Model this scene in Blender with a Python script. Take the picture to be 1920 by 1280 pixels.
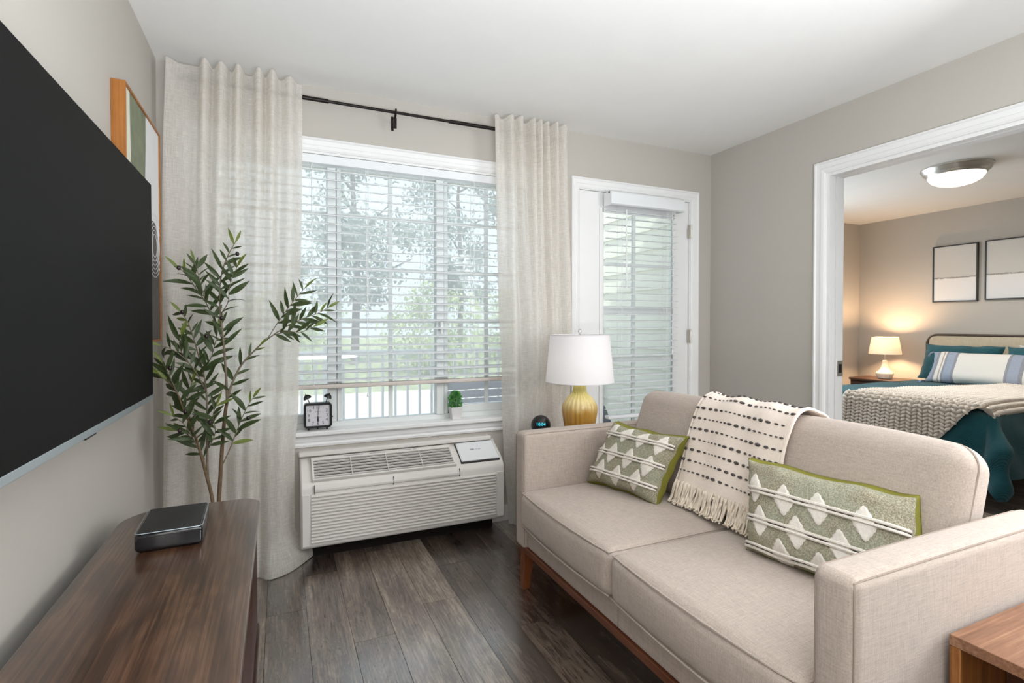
import bpy, bmesh, math, random
from mathutils import Vector, Matrix, noise

for _o in list(bpy.data.objects):
    bpy.data.objects.remove(_o)
SC = bpy.context.scene
COL = SC.collection
PI = math.pi
H, D, XL, XR, CEIL = 1.17, 2.862, -0.512, 2.845, 2.39     # eye height, back wall, left wall, right wall, ceiling

# ------------------------------------------------------------------ camera
cam = bpy.data.cameras.new('camera'); cam_ob = bpy.data.objects.new('camera', cam); COL.objects.link(cam_ob)
cam_ob.location = (0, 0, H); cam_ob.rotation_euler = (PI / 2 - .0136, 0, -.4195)
cam.sensor_width = 36; cam.lens = 977.3 / 1920 * 36; cam.shift_y = -17.8 / 1920
cam.clip_start = .02; cam.clip_end = 200
SC.camera = cam_ob

# ------------------------------------------------------------------ sky, sun, added fill lights, bedroom window light, exposure
world = bpy.data.worlds.new('sky'); SC.world = world; world.use_nodes = True
bg = world.node_tree.nodes['Background']
bg.inputs[0].default_value = (.80, .90, 1.0, 1); bg.inputs[1].default_value = 1.55
def lamp(name, kind, loc, energy, color=(1, 1, 1), rot=(0, 0, 0), **kw):
    l = bpy.data.lights.new(name, kind); l.energy = energy; l.color = color
    for k, v in kw.items(): setattr(l, k, v)
    o = bpy.data.objects.new(name, l); o.location = loc; o.rotation_euler = rot; COL.objects.link(o)
    return o
lamp('sun', 'SUN', (0, 0, 20), 6.0, (1, .95, .86), (math.radians(44), 0, math.radians(-8)), angle=.02)
lamp('fill_uplight', 'AREA', (.35, -.55, .80), 138, (.92, .98, 1.05), (PI, 0, 0), shape='DISK', size=1.0)  # added bounce fill behind the camera, lifts ceiling and upper walls
lamp('fill_side_light', 'AREA', (2.45, .05, 1.50), 45, (.95, .98, 1.02), (math.radians(64), 0, math.radians(68)), shape='RECTANGLE', size=1.2, size_y=1.2)  # added fill out of view, brightens the left wall and curtain
lamp('bedroom_window_light', 'AREA', (4.3, 4.06, 1.45), 33, (.80, .91, 1), (math.radians(-90), 0, 0), shape='RECTANGLE', size=1.7, size_y=1.4)
SC.view_settings.view_transform = 'Standard'; SC.view_settings.look = 'None'
SC.view_settings.gamma = 1; SC.view_settings.use_curve_mapping = False
SC.view_settings.exposure = 0.0
SC.cycles.use_denoising = True
SC.cycles.max_bounces = 10; SC.cycles.diffuse_bounces = 5; SC.cycles.glossy_bounces = 4
SC.cycles.transmission_bounces = 6; SC.cycles.transparent_max_bounces = 24
SC.cycles.sample_clamp_indirect = 6

# ------------------------------------------------------------------ materials
def lin(h):
    h = h.lstrip('#'); c = [int(h[i:i + 2], 16) / 255 for i in (0, 2, 4)]
    return tuple(x / 12.92 if x <= .04045 else ((x + .055) / 1.055) ** 2.4 for x in c) + (1,)
class NT:
    def __init__(s, name):
        s.m = bpy.data.materials.new(name); s.m.use_nodes = True; s.t = s.m.node_tree; s.n = s.t.nodes
        s.p = s.n['Principled BSDF']; s.out = s.n['Material Output']
    def add(s, typ, **kw):
        n = s.n.new('ShaderNode' + typ)
        for k, v in kw.items(): setattr(n, k, v)
        return n
    def l(s, a, b): s.t.links.new(a, b)
    def coords(s, scale=(1, 1, 1), kind='Object', rnd=False, rot=(0, 0, 0)):
        tc = s.add('TexCoord'); mp = s.add('Mapping'); mp.inputs['Scale'].default_value = scale
        mp.inputs['Rotation'].default_value = rot
        if rnd:
            oi = s.add('ObjectInfo'); vm = s.add('VectorMath', operation='MULTIPLY_ADD')
            s.l(oi.outputs['Random'], vm.inputs[0]); vm.inputs[1].default_value = (37.1, 53.7, 71.3)
            s.l(tc.outputs[kind], vm.inputs[2]); s.l(vm.outputs[0], mp.inputs[0])
        else: s.l(tc.outputs[kind], mp.inputs[0])
        return mp.outputs[0]
    def noise(s, vec, scale=5, detail=4, rough=.55, dist=0):
        n = s.add('TexNoise'); n.inputs['Scale'].default_value = scale; n.inputs['Detail'].default_value = detail
        n.inputs['Roughness'].default_value = rough; n.inputs['Distortion'].default_value = dist
        s.l(vec, n.inputs['Vector']); return n.outputs['Fac']
    def ramp(s, fac, stops):
        r = s.add('ValToRGB'); e = r.color_ramp.elements
        while len(e) < len(stops): e.new(.5)
        for k, (p, c) in enumerate(stops): e[k].position = p; e[k].color = c
        s.l(fac, r.inputs[0]); return r.outputs[0]
    def math(s, op, a, b=None):
        n = s.add('Math', operation=op)
        for i, x in enumerate((a, b)):
            if x is None: continue
            if isinstance(x, (int, float)): n.inputs[i].default_value = x
            else: s.l(x, n.inputs[i])
        return n.outputs[0]
    def mix(s, fac, a, b, typ='MIX'):
        n = s.add('MixRGB', blend_type=typ)
        for i, x in enumerate((fac, a, b)):
            if isinstance(x, (int, float)): n.inputs[i].default_value = x
            elif isinstance(x, tuple): n.inputs[i].default_value = x
            else: s.l(x, n.inputs[i])
        return n.outputs[0]
    def bump(s, h, strength=.2, dist=.002):
        b = s.add('Bump'); b.inputs['Strength'].default_value = strength; b.inputs['Distance'].default_value = dist
        s.l(h, b.inputs['Height']); s.l(b.outputs[0], s.p.inputs['Normal'])
    def setp(s, color=None, rough=None, spec=None, metal=None, coat=None):
        if color is not None:
            if isinstance(color, tuple): s.p.inputs['Base Color'].default_value = color
            else: s.l(color, s.p.inputs['Base Color'])
        if rough is not None:
            if isinstance(rough, (int, float)): s.p.inputs['Roughness'].default_value = rough
            else: s.l(rough, s.p.inputs['Roughness'])
        if spec is not None: s.p.inputs['Specular IOR Level'].default_value = spec
        if metal is not None: s.p.inputs['Metallic'].default_value = metal
        if coat is not None: s.p.inputs['Coat Weight'].default_value = coat
        return s
def plain(name, hexc, rough=.5, spec=.4, metal=0, var=.04, scale=6, bump=0, bscale=200):
    t = NT(name); c = lin(hexc); v = t.coords()
    f = t.noise(v, scale, 3)
    lo = tuple(x * (1 - var) for x in c[:3]) + (1,); hi = tuple(min(1, x * (1 + var)) for x in c[:3]) + (1,)
    t.setp(t.ramp(f, [(.3, lo), (.7, hi)]), rough, spec, metal)
    if bump: t.bump(t.noise(v, bscale, 3), bump, .001)
    return t.m
def emis(name, hexc, strength):
    t = NT(name); e = t.add('Emission'); e.inputs[0].default_value = lin(hexc); e.inputs[1].default_value = strength
    t.l(e.outputs[0], t.out.inputs[0]); return t.m
def fabric(name, hexc, dark=.72, light=1.13, s=260, bump=.35, rough=.9, sheen=.15):
    t = NT(name); c = lin(hexc)
    a = t.noise(t.coords((s * .08, s, s)), 1, 3); b = t.noise(t.coords((s, s * .08, s)), 1, 3); d = t.noise(t.coords((s, s, s * .08)), 1, 3)
    m = t.math('ADD', t.math('ADD', a, b), d); m = t.math('MULTIPLY', m, 1 / 3)
    lo = tuple(x * dark for x in c[:3]) + (1,); hi = tuple(min(1, x * light) for x in c[:3]) + (1,)
    t.setp(t.ramp(m, [(.36, lo), (.62, hi)]), rough, .15)
    t.p.inputs['Sheen Weight'].default_value = sheen
    t.bump(m, bump, .0015); return t.m
def wood(name, stops, axis='Y', fine=220, coarse=9, rough=.35, spec=.5, rnd=False, coat=0):
    t = NT(name)
    sc = {'X': (.35, 1, 1), 'Y': (1, .35, 1), 'Z': (1, 1, .35)}[axis]; sf = {'X': (.02, 1, 1), 'Y': (1, .02, 1), 'Z': (1, 1, .02)}[axis]
    n1 = t.noise(t.coords(tuple(coarse * x for x in sc), rnd=rnd), 1, 4, .6, 1.2)
    n2 = t.noise(t.coords(tuple(fine * x for x in sf), rnd=rnd), 1, 3, .6)
    f = t.math('ADD', t.math('MULTIPLY', n1, .5), t.math('MULTIPLY', n2, .5))
    t.setp(t.ramp(f, stops), rough, spec, coat=coat); t.bump(n2, .12, .001); return t.m

M = {}
M['wall'] = plain('greige_wall_paint', '#bcb7af', .75, .2, var=.012, scale=2, bump=.12, bscale=160)
M['ceiling'] = plain('ceiling_paint', '#e9e8e5', .85, .1, var=.01, bump=.1, bscale=120)
M['trim'] = plain('white_trim_paint', '#e9e9e8', .38, .45, var=.012)
M['vinyl'] = plain('white_window_vinyl', '#dfe3e2', .42, .4, var=.015)
M['blind'] = plain('white_blind_slat', '#e6e9ea', .45, .4, var=.015)
M['blind_rail'] = plain('blind_bottom_rail', '#cfc6bf', .5, .3, var=.05, scale=20)
M['sofa'] = fabric('beige_woven_upholstery', '#b3a59a', .80, 1.12, 330, .45)
M['seam'] = plain('sofa_seam_thread', '#9d8f84', .9, .1)
M['sofa_wood'] = wood('reddish_brown_sofa_wood', [(.3, lin('#4a2413')), (.7, lin('#7c4527'))], 'Y', 260, 8, .4)
M['sofa_leg'] = wood('sofa_leg_wood', [(.3, lin('#54290f')), (.7, lin('#8a4c26'))], 'Z', 260, 8, .4)
M['walnut'] = wood('walnut_table_top', [(.32, lin('#65442f')), (.5, lin('#835d45')), (.66, lin('#a07a5d'))], 'X', 170, 14, .32, .5)
M['walnut_side'] = wood('walnut_table_side', [(.32, lin('#5d3517')), (.5, lin('#7e4b20')), (.66, lin('#9c6732'))], 'Z', 200, 16, .35, .5)
M['walnut_dark'] = wood('dark_table_shadow_wood', [(.3, lin('#3c1f0f')), (.7, lin('#5c3119'))], 'X', 200, 10, .4)  # darker walnut copy, holds the shade inside the open tables
M['console'] = wood('dark_walnut_console', [(.36, lin('#2a180e')), (.5, lin('#4a2f1f')), (.62, lin('#694a35'))], 'Y', 170, 7, .36, .55, coat=.6)
M['console_edge'] = wood('console_edge_wood', [(.3, lin('#2c140b')), (.7, lin('#4b2717'))], 'Y', 200, 8, .3, .55)
M['tv'] = plain('matte_tv_screen', '#121212', .6, .10, var=.02)
M['tv_metal'] = plain('silver_tv_bezel', '#b9c4ca', .32, .5, .7, .02)
M['dark'] = plain('black_plastic', '#18171a', .35, .5, var=.05)
M['dark_top'] = plain('brushed_black_top', '#2b2a2a', .5, .4, var=.05)
M['gloss'] = plain('glossy_black_plastic', '#15161a', .08, .8, var=.02)
M['black_metal'] = plain('black_metal_rod', '#201b18', .4, .5, .6, .05)
M['steel'] = plain('brushed_nickel', '#d2cfc8', .3, .5, .9, .03)
M['ac'] = plain('warm_white_ac_plastic', '#ded9d4', .45, .35, var=.012)
M['ac_lid'] = plain('pale_ac_lid', '#e3e6e7', .3, .5, var=.01)
M['ac_dark'] = plain('grey_vent_shade_and_joints', '#423f3d', .6, .3)
M['ac_text'] = plain('grey_print', '#8b8d94', .5, .3)
M['ceramic'] = None
M['shade_pole'] = plain('chrome', '#d8d8d8', .12, .6, .9, .01)
M['leaf'] = None
M['bark'] = plain('brown_bark', '#6e5a45', .8, .2, var=.25, scale=40, bump=.5, bscale=120)
M['twig'] = plain('reddish_green_twig', '#75695a', .75, .2, var=.2, scale=30)
M['olive'] = plain('dark_olive_fruit', '#2a1b20', .25, .5, var=.15)
M['pot'] = plain('grey_planter', '#7c7870', .7, .3)
M['soil'] = plain('dark_soil', '#2d241c', .95, .1, var=.3, scale=60)
M['white_pot'] = plain('white_ceramic_pot', '#dedcda', .35, .45, var=.01)
M['dial'] = plain('pale_dial_paper', '#d2cfd4', .6, .3, var=.03, scale=30)
M['ink'] = plain('black_ink', '#26242a', .6, .3)
M['cream'] = plain('cream_cotton', '#e2d6c6', .95, .1, var=.06, scale=80, bump=.3, bscale=500)
M['throw'] = fabric('pale_pink_cream_throw', '#e6d8cc', .9, 1.06, 420, .4)
M['stitch'] = plain('charcoal_yarn', '#56514f', .95, .1, var=.25, scale=120, bump=.4, bscale=400)
M['fringe'] = plain('cream_fringe_yarn', '#e0d3c2', .95, .1, var=.1, scale=50, bump=.4, bscale=600)
M['velvet'] = plain('olive_green_velvet', '#7d7a31', .8, .2, var=.12, scale=18)
M['tuft'] = plain('ivory_tufted_wool', '#ddd6cc', .95, .1, var=.08, scale=160, bump=.9, bscale=330)
M['rail_tile'] = None
M['teal'] = None
M['knit'] = plain('chunky_cream_wool', '#e4dcd2', .95, .12, var=.08, scale=30, bump=.5, bscale=250)
M['linen_bed'] = plain('white_bed_linen', '#dedad4', .9, .15)
M['head_panel'] = fabric('cream_headboard_fabric', '#c9bda6', .85, 1.08, 200, .3)
M['bed_metal'] = plain('bronze_metal_tube', '#5d5149', .4, .5, .6, .05)
M['night_wood'] = wood('dark_nightstand_wood', [(.3, lin('#352118')), (.7, lin('#5c3e2c'))], 'Y', 150, 8, .35)
M['white_ceramic'] = plain('white_ceramic_lamp_base', '#e6ded0', .25, .5, var=.01)
M['frame_black'] = plain('dark_picture_frame', '#2a2523', .4, .4, var=.05)
M['frame_wood'] = wood('honey_oak_frame', [(.3, lin('#84501f')), (.7, lin('#b1743a'))], 'Z', 160, 10, .45, .3)
M['art_cream'] = plain('art_cream', '#d9d8c6', .8, .1)
M['art_green'] = plain('art_green', '#7f8570', .8, .1, var=.12, scale=14)
M['art_white'] = plain('art_white', '#e0e0e1', .8, .1)
M['art_grey'] = plain('art_grey', '#67625f', .8, .1, var=.08, scale=20)
M['ground'] = plain('pale_paving', '#d9d6d0', .9, .1, var=.08, scale=1)
M['lawn'] = plain('sunlit_lawn', '#a3ad88', .95, .1, var=.3, scale=4)
M['siding'] = plain('pale_cream_siding', '#eceadf', .6, .3, var=.01)
M['rail_white'] = plain('white_railing', '#e4e6e6', .4, .4)
M['wicker'] = fabric('slate_grey_wicker', '#596069', .6, 1.3, 60, .6)
M['trunk'] = plain('tree_trunk', '#5b5148', .9, .1, var=.3, scale=10, bump=.6, bscale=20)
M['subfloor'] = plain('dark_floor_joint', '#1f1a18', .8, .2)

def mk_ceramic():
    t = NT('mustard_glazed_ceramic'); tc = t.add('TexCoord'); sx = t.add('SeparateXYZ'); t.l(tc.outputs['Object'], sx.inputs[0])
    n = t.noise(t.coords((60, 60, 14)), 1, 3)
    g = t.math('ADD', t.math('MULTIPLY', sx.outputs[2], 3.2), t.math('MULTIPLY', n, .25))
    t.setp(t.ramp(g, [(.28, lin('#a5752a')), (.58, lin('#bf9142')), (.80, lin('#dcc98e')), (.95, lin('#c9bb6a'))]), .28, .5, coat=.2)
    M['ceramic'] = t.m
mk_ceramic()
def mk_leaf(key, name, a, b, c, scale=9, rough=.45):
    t = NT(name); f = t.noise(t.coords(rnd=True), scale, 2)
    t.setp(t.ramp(f, [(.3, lin(a)), (.52, lin(b)), (.75, lin(c))]), rough, .4)
    d = t.add('BsdfTranslucent'); d.inputs[0].default_value = lin(c)
    mx = t.add('MixShader'); mx.inputs[0].default_value = .22
    t.l(t.p.outputs[0], mx.inputs[1]); t.l(d.outputs[0], mx.inputs[2]); t.l(mx.outputs[0], t.out.inputs[0])
    M[key] = t.m
mk_leaf('leaf', 'olive_leaf', '#2a3621', '#3f4d2d', '#5d6b3d', 30)
mk_leaf('leaf_young', 'young_olive_leaf', '#56662f', '#6b7a36', '#8a9446', 30)
mk_leaf('box_leaf', 'bright_boxwood_leaf', '#2e6a2c', '#4f9a44', '#8cc877', 60)
mk_leaf('tree_leaf', 'tree_leaf', '#5d6d6b', '#7d8d86', '#a3b09c', 1.1)  # leaf colours paled and greyed to carry the outdoor haze
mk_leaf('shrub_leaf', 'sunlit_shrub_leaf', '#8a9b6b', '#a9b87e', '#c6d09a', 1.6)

def mk_curtain():
    t = NT('sheer_linen_curtain')
    v1 = t.coords((16, 230, 1), 'UV'); v2 = t.coords((230, 14, 1), 'UV'); v3 = t.coords((5, 3, 1), 'UV')
    a = t.noise(v1, 1, 3, .6); b = t.noise(v2, 1, 3, .6)
    w = t.math('MULTIPLY', t.math('ADD', a, b), .5)
    col = t.ramp(w, [(.35, lin('#ebe5dc')), (.65, lin('#f6f2ec'))])
    d = t.add('BsdfDiffuse'); t.l(col, d.inputs[0])
    tr = t.add('BsdfTranslucent'); t.l(col, tr.inputs[0])
    m1 = t.add('MixShader'); m1.inputs[0].default_value = .52; t.l(d.outputs[0], m1.inputs[1]); t.l(tr.outputs[0], m1.inputs[2])
    tp = t.add('BsdfTransparent'); tp.inputs[0].default_value = (.97, .98, 1, 1)
    fac = t.ramp(w, [(.36, (.26, .26, .26, 1)), (.64, (.07, .07, .07, 1))])
    m2 = t.add('MixShader'); t.l(fac, m2.inputs[0]); t.l(m1.outputs[0], m2.inputs[1]); t.l(tp.outputs[0], m2.inputs[2])
    t.l(m2.outputs[0], t.out.inputs[0]); t.n.remove(t.p); M['curtain'] = t.m
mk_curtain()
def mk_glass(key, name, veil):
    t = NT(name); tp = t.add('BsdfTransparent'); tp.inputs[0].default_value = (.96, .985, .975, 1)
    g = t.add('BsdfGlossy'); g.inputs['Roughness'].default_value = .02
    fr = t.add('Fresnel'); fr.inputs[0].default_value = 1.45
    m1 = t.add('MixShader'); t.l(fr.outputs[0], m1.inputs[0]); t.l(tp.outputs[0], m1.inputs[1]); t.l(g.outputs[0], m1.inputs[2])
    d = t.add('BsdfTranslucent'); d.inputs[0].default_value = (.88, .88, .93, 1)
    m2 = t.add('MixShader'); m2.inputs[0].default_value = veil; t.l(m1.outputs[0], m2.inputs[1]); t.l(d.outputs[0], m2.inputs[2])  # translucent veil lays a bright haze over the outside view
    t.l(m2.outputs[0], t.out.inputs[0]); t.n.remove(t.p); M[key] = t.m
mk_glass('glass', 'hazed_window_glass', .30)
mk_glass('glass_door', 'door_glass', .05)
def mk_shade(key, name, hexc, trans=.5):
    t = NT(name); d = t.add('BsdfDiffuse'); d.inputs[0].default_value = lin(hexc)
    tr = t.add('BsdfTranslucent'); tr.inputs[0].default_value = lin(hexc)
    m = t.add('MixShader'); m.inputs[0].default_value = trans
    t.l(d.outputs[0], m.inputs[1]); t.l(tr.outputs[0], m.inputs[2]); t.l(m.outputs[0], t.out.inputs[0]); t.n.remove(t.p); M[key] = t.m
mk_shade('shade', 'white_drum_shade', '#eceaec', .35)
mk_shade('shade_warm', 'cream_lamp_shade', '#f0e2d0', .06)
_c = M['console'].node_tree.nodes['Principled BSDF']; _c.inputs['Coat Weight'].default_value = 1; _c.inputs['Coat IOR'].default_value = 1.7; _c.inputs['Coat Roughness'].default_value = .18
def mk_floor():
    t = NT('weathered_grey_brown_plank')
    n1 = t.noise(t.coords((9, 1.1, 1), rnd=True), 1, 6, .68, 1.6)
    n2 = t.noise(t.coords((150, 5, 1), rnd=True), 1, 4, .65)
    n3 = t.noise(t.coords((24, 6, 1), rnd=True), 1, 5, .7, 3.0)
    f = t.math('ADD', t.math('ADD', t.math('MULTIPLY', n1, .42), t.math('MULTIPLY', n2, .32)), t.math('MULTIPLY', n3, .26))
    oi = t.add('ObjectInfo')
    f = t.math('ADD', f, t.math('MULTIPLY', t.math('SUBTRACT', oi.outputs['Random'], .5), .15))
    c = t.ramp(f, [(.33, lin('#1f1714')), (.44, lin('#463931')), (.53, lin('#776759')), (.64, lin('#aa9c8d'))])
    t.setp(c, t.ramp(n2, [(.3, (.30,) * 3 + (1,)), (.7, (.42,) * 3 + (1,))]), .5, coat=1.0)
    t.p.inputs['Coat Roughness'].default_value = .20; t.p.inputs['Coat IOR'].default_value = 3.0
    t.bump(t.math('ADD', n2, n3), .12, .001); M['plank'] = t.m
mk_floor()
def mk_teal():
    t = NT('teal_waffle_bedding'); v = t.coords((1, 1, 1)); w = t.add('TexWave'); w.wave_type = 'BANDS'; w.bands_direction = 'DIAGONAL'
    w.inputs['Scale'].default_value = 58; w.inputs['Distortion'].default_value = 1.2; t.l(v, w.inputs['Vector'])
    n = t.noise(v, 6, 4)
    f = t.math('ADD', t.math('MULTIPLY', w.outputs['Fac'], .35), t.math('MULTIPLY', n, .65))
    t.setp(t.ramp(f, [(.3, lin('#16464e')), (.7, lin('#2a6570'))]), .85, .2); t.p.inputs['Sheen Weight'].default_value = .2
    t.bump(w.outputs['Fac'], .5, .004); M['teal'] = t.m
mk_teal()
def mk_pillow():
    t = NT('sage_speckled_weave'); v = t.coords((1, 1, 1))
    a = t.noise(v, 260, 2, .7); b = t.noise(v, 14, 2)
    g = t.ramp(b, [(.35, lin('#8b8e7b')), (.7, lin('#857c66'))])
    c = t.mix(t.ramp(a, [(.42, (0, 0, 0, 1)), (.6, (1, 1, 1, 1))]), g, lin('#c4bda9'))
    t.setp(t.mix(.6, g, c), .95, .1); t.bump(a, .8, .003); M['sage'] = t.m
mk_pillow()
def mk_lumbar():
    t = NT('blue_striped_lumbar_weave'); tc = t.add('TexCoord'); sx = t.add('SeparateXYZ'); t.l(tc.outputs['UV'], sx.inputs[0])
    W, B, G, T = lin('#dcdad4'), lin('#8593ab'), lin('#747b88'), lin('#a58a80')
    r = t.add('ValToRGB'); r.color_ramp.interpolation = 'CONSTANT'; e = r.color_ramp.elements
    st = [(0, B), (.05, G), (.075, W), (.11, T), (.125, W), (.14, G), (.16, B), (.225, G), (.25, W), (.63, G), (.655, B), (.73, G), (.76, W), (.79, T), (.8, W), (.85, G), (.87, B), (.93, G), (.95, W)]
    while len(e) < len(st): e.new(.5)
    for k, (p, c) in enumerate(st): e[k].position = p; e[k].color = c
    t.l(sx.outputs[0], r.inputs[0])
    n = t.noise(t.coords((300, 20, 1), 'UV'), 1, 2)
    t.setp(t.mix(t.math('MULTIPLY', n, .35), r.outputs[0], lin('#e4e2de')), .95, .1); M['lumbar'] = t.m
mk_lumbar()
def mk_art():
    t = NT('misty_shoreline_print'); tc = t.add('TexCoord'); sx = t.add('SeparateXYZ'); t.l(tc.outputs['UV'], sx.inputs[0])
    n = t.noise(t.coords((6, 14, 1), 'UV', rnd=True), 1, 5, .7, 1)
    y = t.math('ADD', sx.outputs[1], t.math('MULTIPLY', t.math('SUBTRACT', n, .5), .06))
    c = t.ramp(y, [(0, lin('#d6d7d8')), (.405, lin('#dcdad8')), (.422, lin('#7d7972')), (.44, lin('#c2c0bb')), (1, lin('#d2d0cb'))])
    t.setp(c, .7, .2); M['shore'] = t.m
mk_art()

# ------------------------------------------------------------------ mesh helpers
class MB:
    def __init__(s): s.v = []; s.f = []; s.uv = None
    def add(s, vs, fs):
        b = len(s.v); s.v += [tuple(v) for v in vs]; s.f += [tuple(i + b for i in f) for f in fs]; return s
    def box(s, x0, x1, y0, y1, z0, z1):
        return s.add([(x, y, z) for z in (z0, z1) for y in (y0, y1) for x in (x0, x1)],
                     [(0, 2, 3, 1), (4, 5, 7, 6), (0, 1, 5, 4), (2, 6, 7, 3), (0, 4, 6, 2), (1, 3, 7, 5)])
    def soft(s, c, h, r, n=3, crown=(0, 0, 0), mat=None, div=3):
        """rounded box, centre c, half sizes h, edge radius r, crowned faces"""
        T = []
        for k in range(3):
            i = max(h[k] - r, 1e-4)
            arc = [r * math.tan(math.radians(45 * j / n)) for j in range(1, n + 1)]
            mid = [-i + 2 * i * j / div for j in range(div + 1)]
            T.append([-i - a for a in reversed(arc)] + mid + [i + a for a in arc])
        idx = {}; vs = []; fs = []
        def vid(p):
            k = tuple(round(x, 5) for x in p)
            if k not in idx:
                q = [max(-(h[j] - r), min(h[j] - r, p[j])) for j in range(3)]
                d = Vector(p) - Vector(q)
                if d.length > 1e-9: d = d.normalized() * r
                o = Vector(q) + d
                sc = [min(1, abs(o[j]) / h[j]) for j in range(3)]
                for j in range(3):
                    if crown[j]:
                        a, b = (j + 1) % 3, (j + 2) % 3
                        o[j] += (o[j] / h[j]) * crown[j] * (1 - sc[a] ** 2) * (1 - sc[b] ** 2)
                if mat is not None: o = mat @ o
                idx[k] = len(vs); vs.append(tuple(Vector(c) + o))
            return idx[k]
        for ax in range(3):
            a, b = (ax + 1) % 3, (ax + 2) % 3
            for sg in (-1, 1):
                for i in range(len(T[a]) - 1):
                    for j in range(len(T[b]) - 1):
                        q = []
                        for (ii, jj) in ((i, j), (i + 1, j), (i + 1, j + 1), (i, j + 1)):
                            p = [0, 0, 0]; p[ax] = sg * h[ax]; p[a] = T[a][ii]; p[b] = T[b][jj]; q.append(vid(p))
                        fs.append(tuple(q) if sg > 0 else tuple(reversed(q)))
        return s.add(vs, fs)
    def tube(s, pts, r, n=8, closed=False, caps=True, flat=1):
        pts = [Vector(p) for p in pts]; m = len(pts); vs = []; fs = []
        R = r if isinstance(r, (list, tuple)) else [r] * m
        up = None
        for i, p in enumerate(pts):
            if closed: t = pts[(i + 1) % m] - pts[i - 1]
            else: t = pts[min(i + 1, m - 1)] - pts[max(i - 1, 0)]
            t.normalize()
            if up is None: up = t.orthogonal().normalized()
            up = (up - t * up.dot(t))
            up = up.normalized() if up.length > 1e-6 else t.orthogonal().normalized()
            sd = t.cross(up)
            for k in range(n):
                a = 2 * PI * k / n; vs.append(p + (up * math.cos(a) + sd * math.sin(a) * flat) * R[i])
        for i in range(m if closed else m - 1):
            j = (i + 1) % m
            for k in range(n):
                l = (k + 1) % n; fs.append((i * n + k, i * n + l, j * n + l, j * n + k))
        if caps and not closed:
            fs.append(tuple(reversed(range(n)))); fs.append(tuple(range((m - 1) * n, m * n)))
        return s.add(vs, fs)
    def lathe(s, prof, n=32, c=(0, 0, 0), rfun=None, caps=True):
        vs = []; fs = []; m = len(prof)
        for i, (r, z) in enumerate(prof):
            for k in range(n):
                a = 2 * PI * k / n; rr = r if rfun is None else r + rfun(a, z, r)
                vs.append((c[0] + rr * math.cos(a), c[1] + rr * math.sin(a), c[2] + z))
        for i in range(m - 1):
            for k in range(n):
                l = (k + 1) % n; fs.append((i * n + k, i * n + l, (i + 1) * n + l, (i + 1) * n + k))
        if caps: fs.append(tuple(reversed(range(n)))); fs.append(tuple(range((m - 1) * n, m * n)))
        return s.add(vs, fs)
    def grid(s, fn, nu, nv, uv=None, flip=False):
        b = len(s.v)
        for j in range(nv + 1):
            for i in range(nu + 1):
                s.v.append(tuple(fn(i / nu, j / nv)))
                if uv:
                    if s.uv is None: s.uv = []
                    s.uv.append(uv(i / nu, j / nv))
        for j in range(nv):
            for i in range(nu):
                a = b + j * (nu + 1) + i; q = (a, a + 1, a + nu + 2, a + nu + 1)
                s.f.append(tuple(reversed(q)) if flip else q)
        return s
    def prism(s, poly, axis, a0, a1):
        """poly in the two other axes (cyclic order), extruded along axis"""
        n = len(poly); vs = []
        for a in (a0, a1):
            for (p, q) in poly:
                vs.append({'X': (a, p, q), 'Y': (p, a, q), 'Z': (p, q, a)}[axis])
        fs = [tuple(reversed(range(n))), tuple(range(n, 2 * n))] + [(i, (i + 1) % n, n + (i + 1) % n, n + i) for i in range(n)]
        return s.add(vs, fs)
    def ell(s, c, r, n=8, m=5, mat=None):
        vs = [(0, 0, -1)]; fs = []
        for j in range(1, m):
            t = PI * j / m
            for k in range(n):
                a = 2 * PI * k / n; vs.append((math.sin(t) * math.cos(a), math.sin(t) * math.sin(a), -math.cos(t)))
        vs.append((0, 0, 1)); L = len(vs) - 1
        for k in range(n):
            l = (k + 1) % n; fs.append((0, 1 + l, 1 + k)); fs.append((L, 1 + (m - 2) * n + k, 1 + (m - 2) * n + l))
            for j in range(m - 2): a = 1 + j * n; fs.append((a + k, a + l, a + n + l, a + n + k))
        out = []
        for v in vs:
            w = Vector((v[0] * r[0], v[1] * r[1], v[2] * r[2]))
            if mat is not None: w = mat @ w
            out.append(Vector(c) + w)
        return s.add(out, fs)

def root_loc(o):
    while o.parent: o = o.parent
    return Vector(o.location)
def mesh_from(name, mb, off, smooth, angle=40, fix=True):
    me = bpy.data.meshes.new(name)
    me.from_pydata([tuple(Vector(v) - off) for v in mb.v], [], mb.f); me.update()
    if fix:
        b = bmesh.new(); b.from_mesh(me); bmesh.ops.recalc_face_normals(b, faces=b.faces); b.to_mesh(me); b.free()
    if mb.uv:
        ul = me.uv_layers.new(name='UVMap')
        for lp in me.loops: ul.data[lp.index].uv = mb.uv[lp.vertex_index]
    if smooth:
        me.shade_smooth()
        if angle < 180: me.set_sharp_from_angle(angle=math.radians(angle))
    return me
def build(name, mb, mat, parent=None, smooth=False, bevel=0, label=None, kind=None, angle=40, origin=None, fix=True):
    off = root_loc(parent) if parent else Vector(origin or (0, 0, 0))
    me = mesh_from(name, mb, off, smooth or bevel > 0, angle, fix)
    me.materials.append(M[mat] if isinstance(mat, str) else mat)
    o = bpy.data.objects.new(name, me); COL.objects.link(o)
    if parent: o.parent = parent
    else: o.location = off
    if bevel:
        b = o.modifiers.new('bevel', 'BEVEL'); b.width = bevel; b.segments = 2; b.limit_method = 'ANGLE'; b.angle_limit = math.radians(35)
    if label: o['label'] = label
    if kind: o['kind'] = kind
    return o
def tag(o, label, cat, group=None):
    o['label'] = label; o['category'] = cat
    if group: o['group'] = group
    return o
def thing(name, label, cat, loc, group=None):
    o = bpy.data.objects.new(name, None); COL.objects.link(o); o.location = loc; o.empty_display_size = .05
    return tag(o, label, cat, group)
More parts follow.
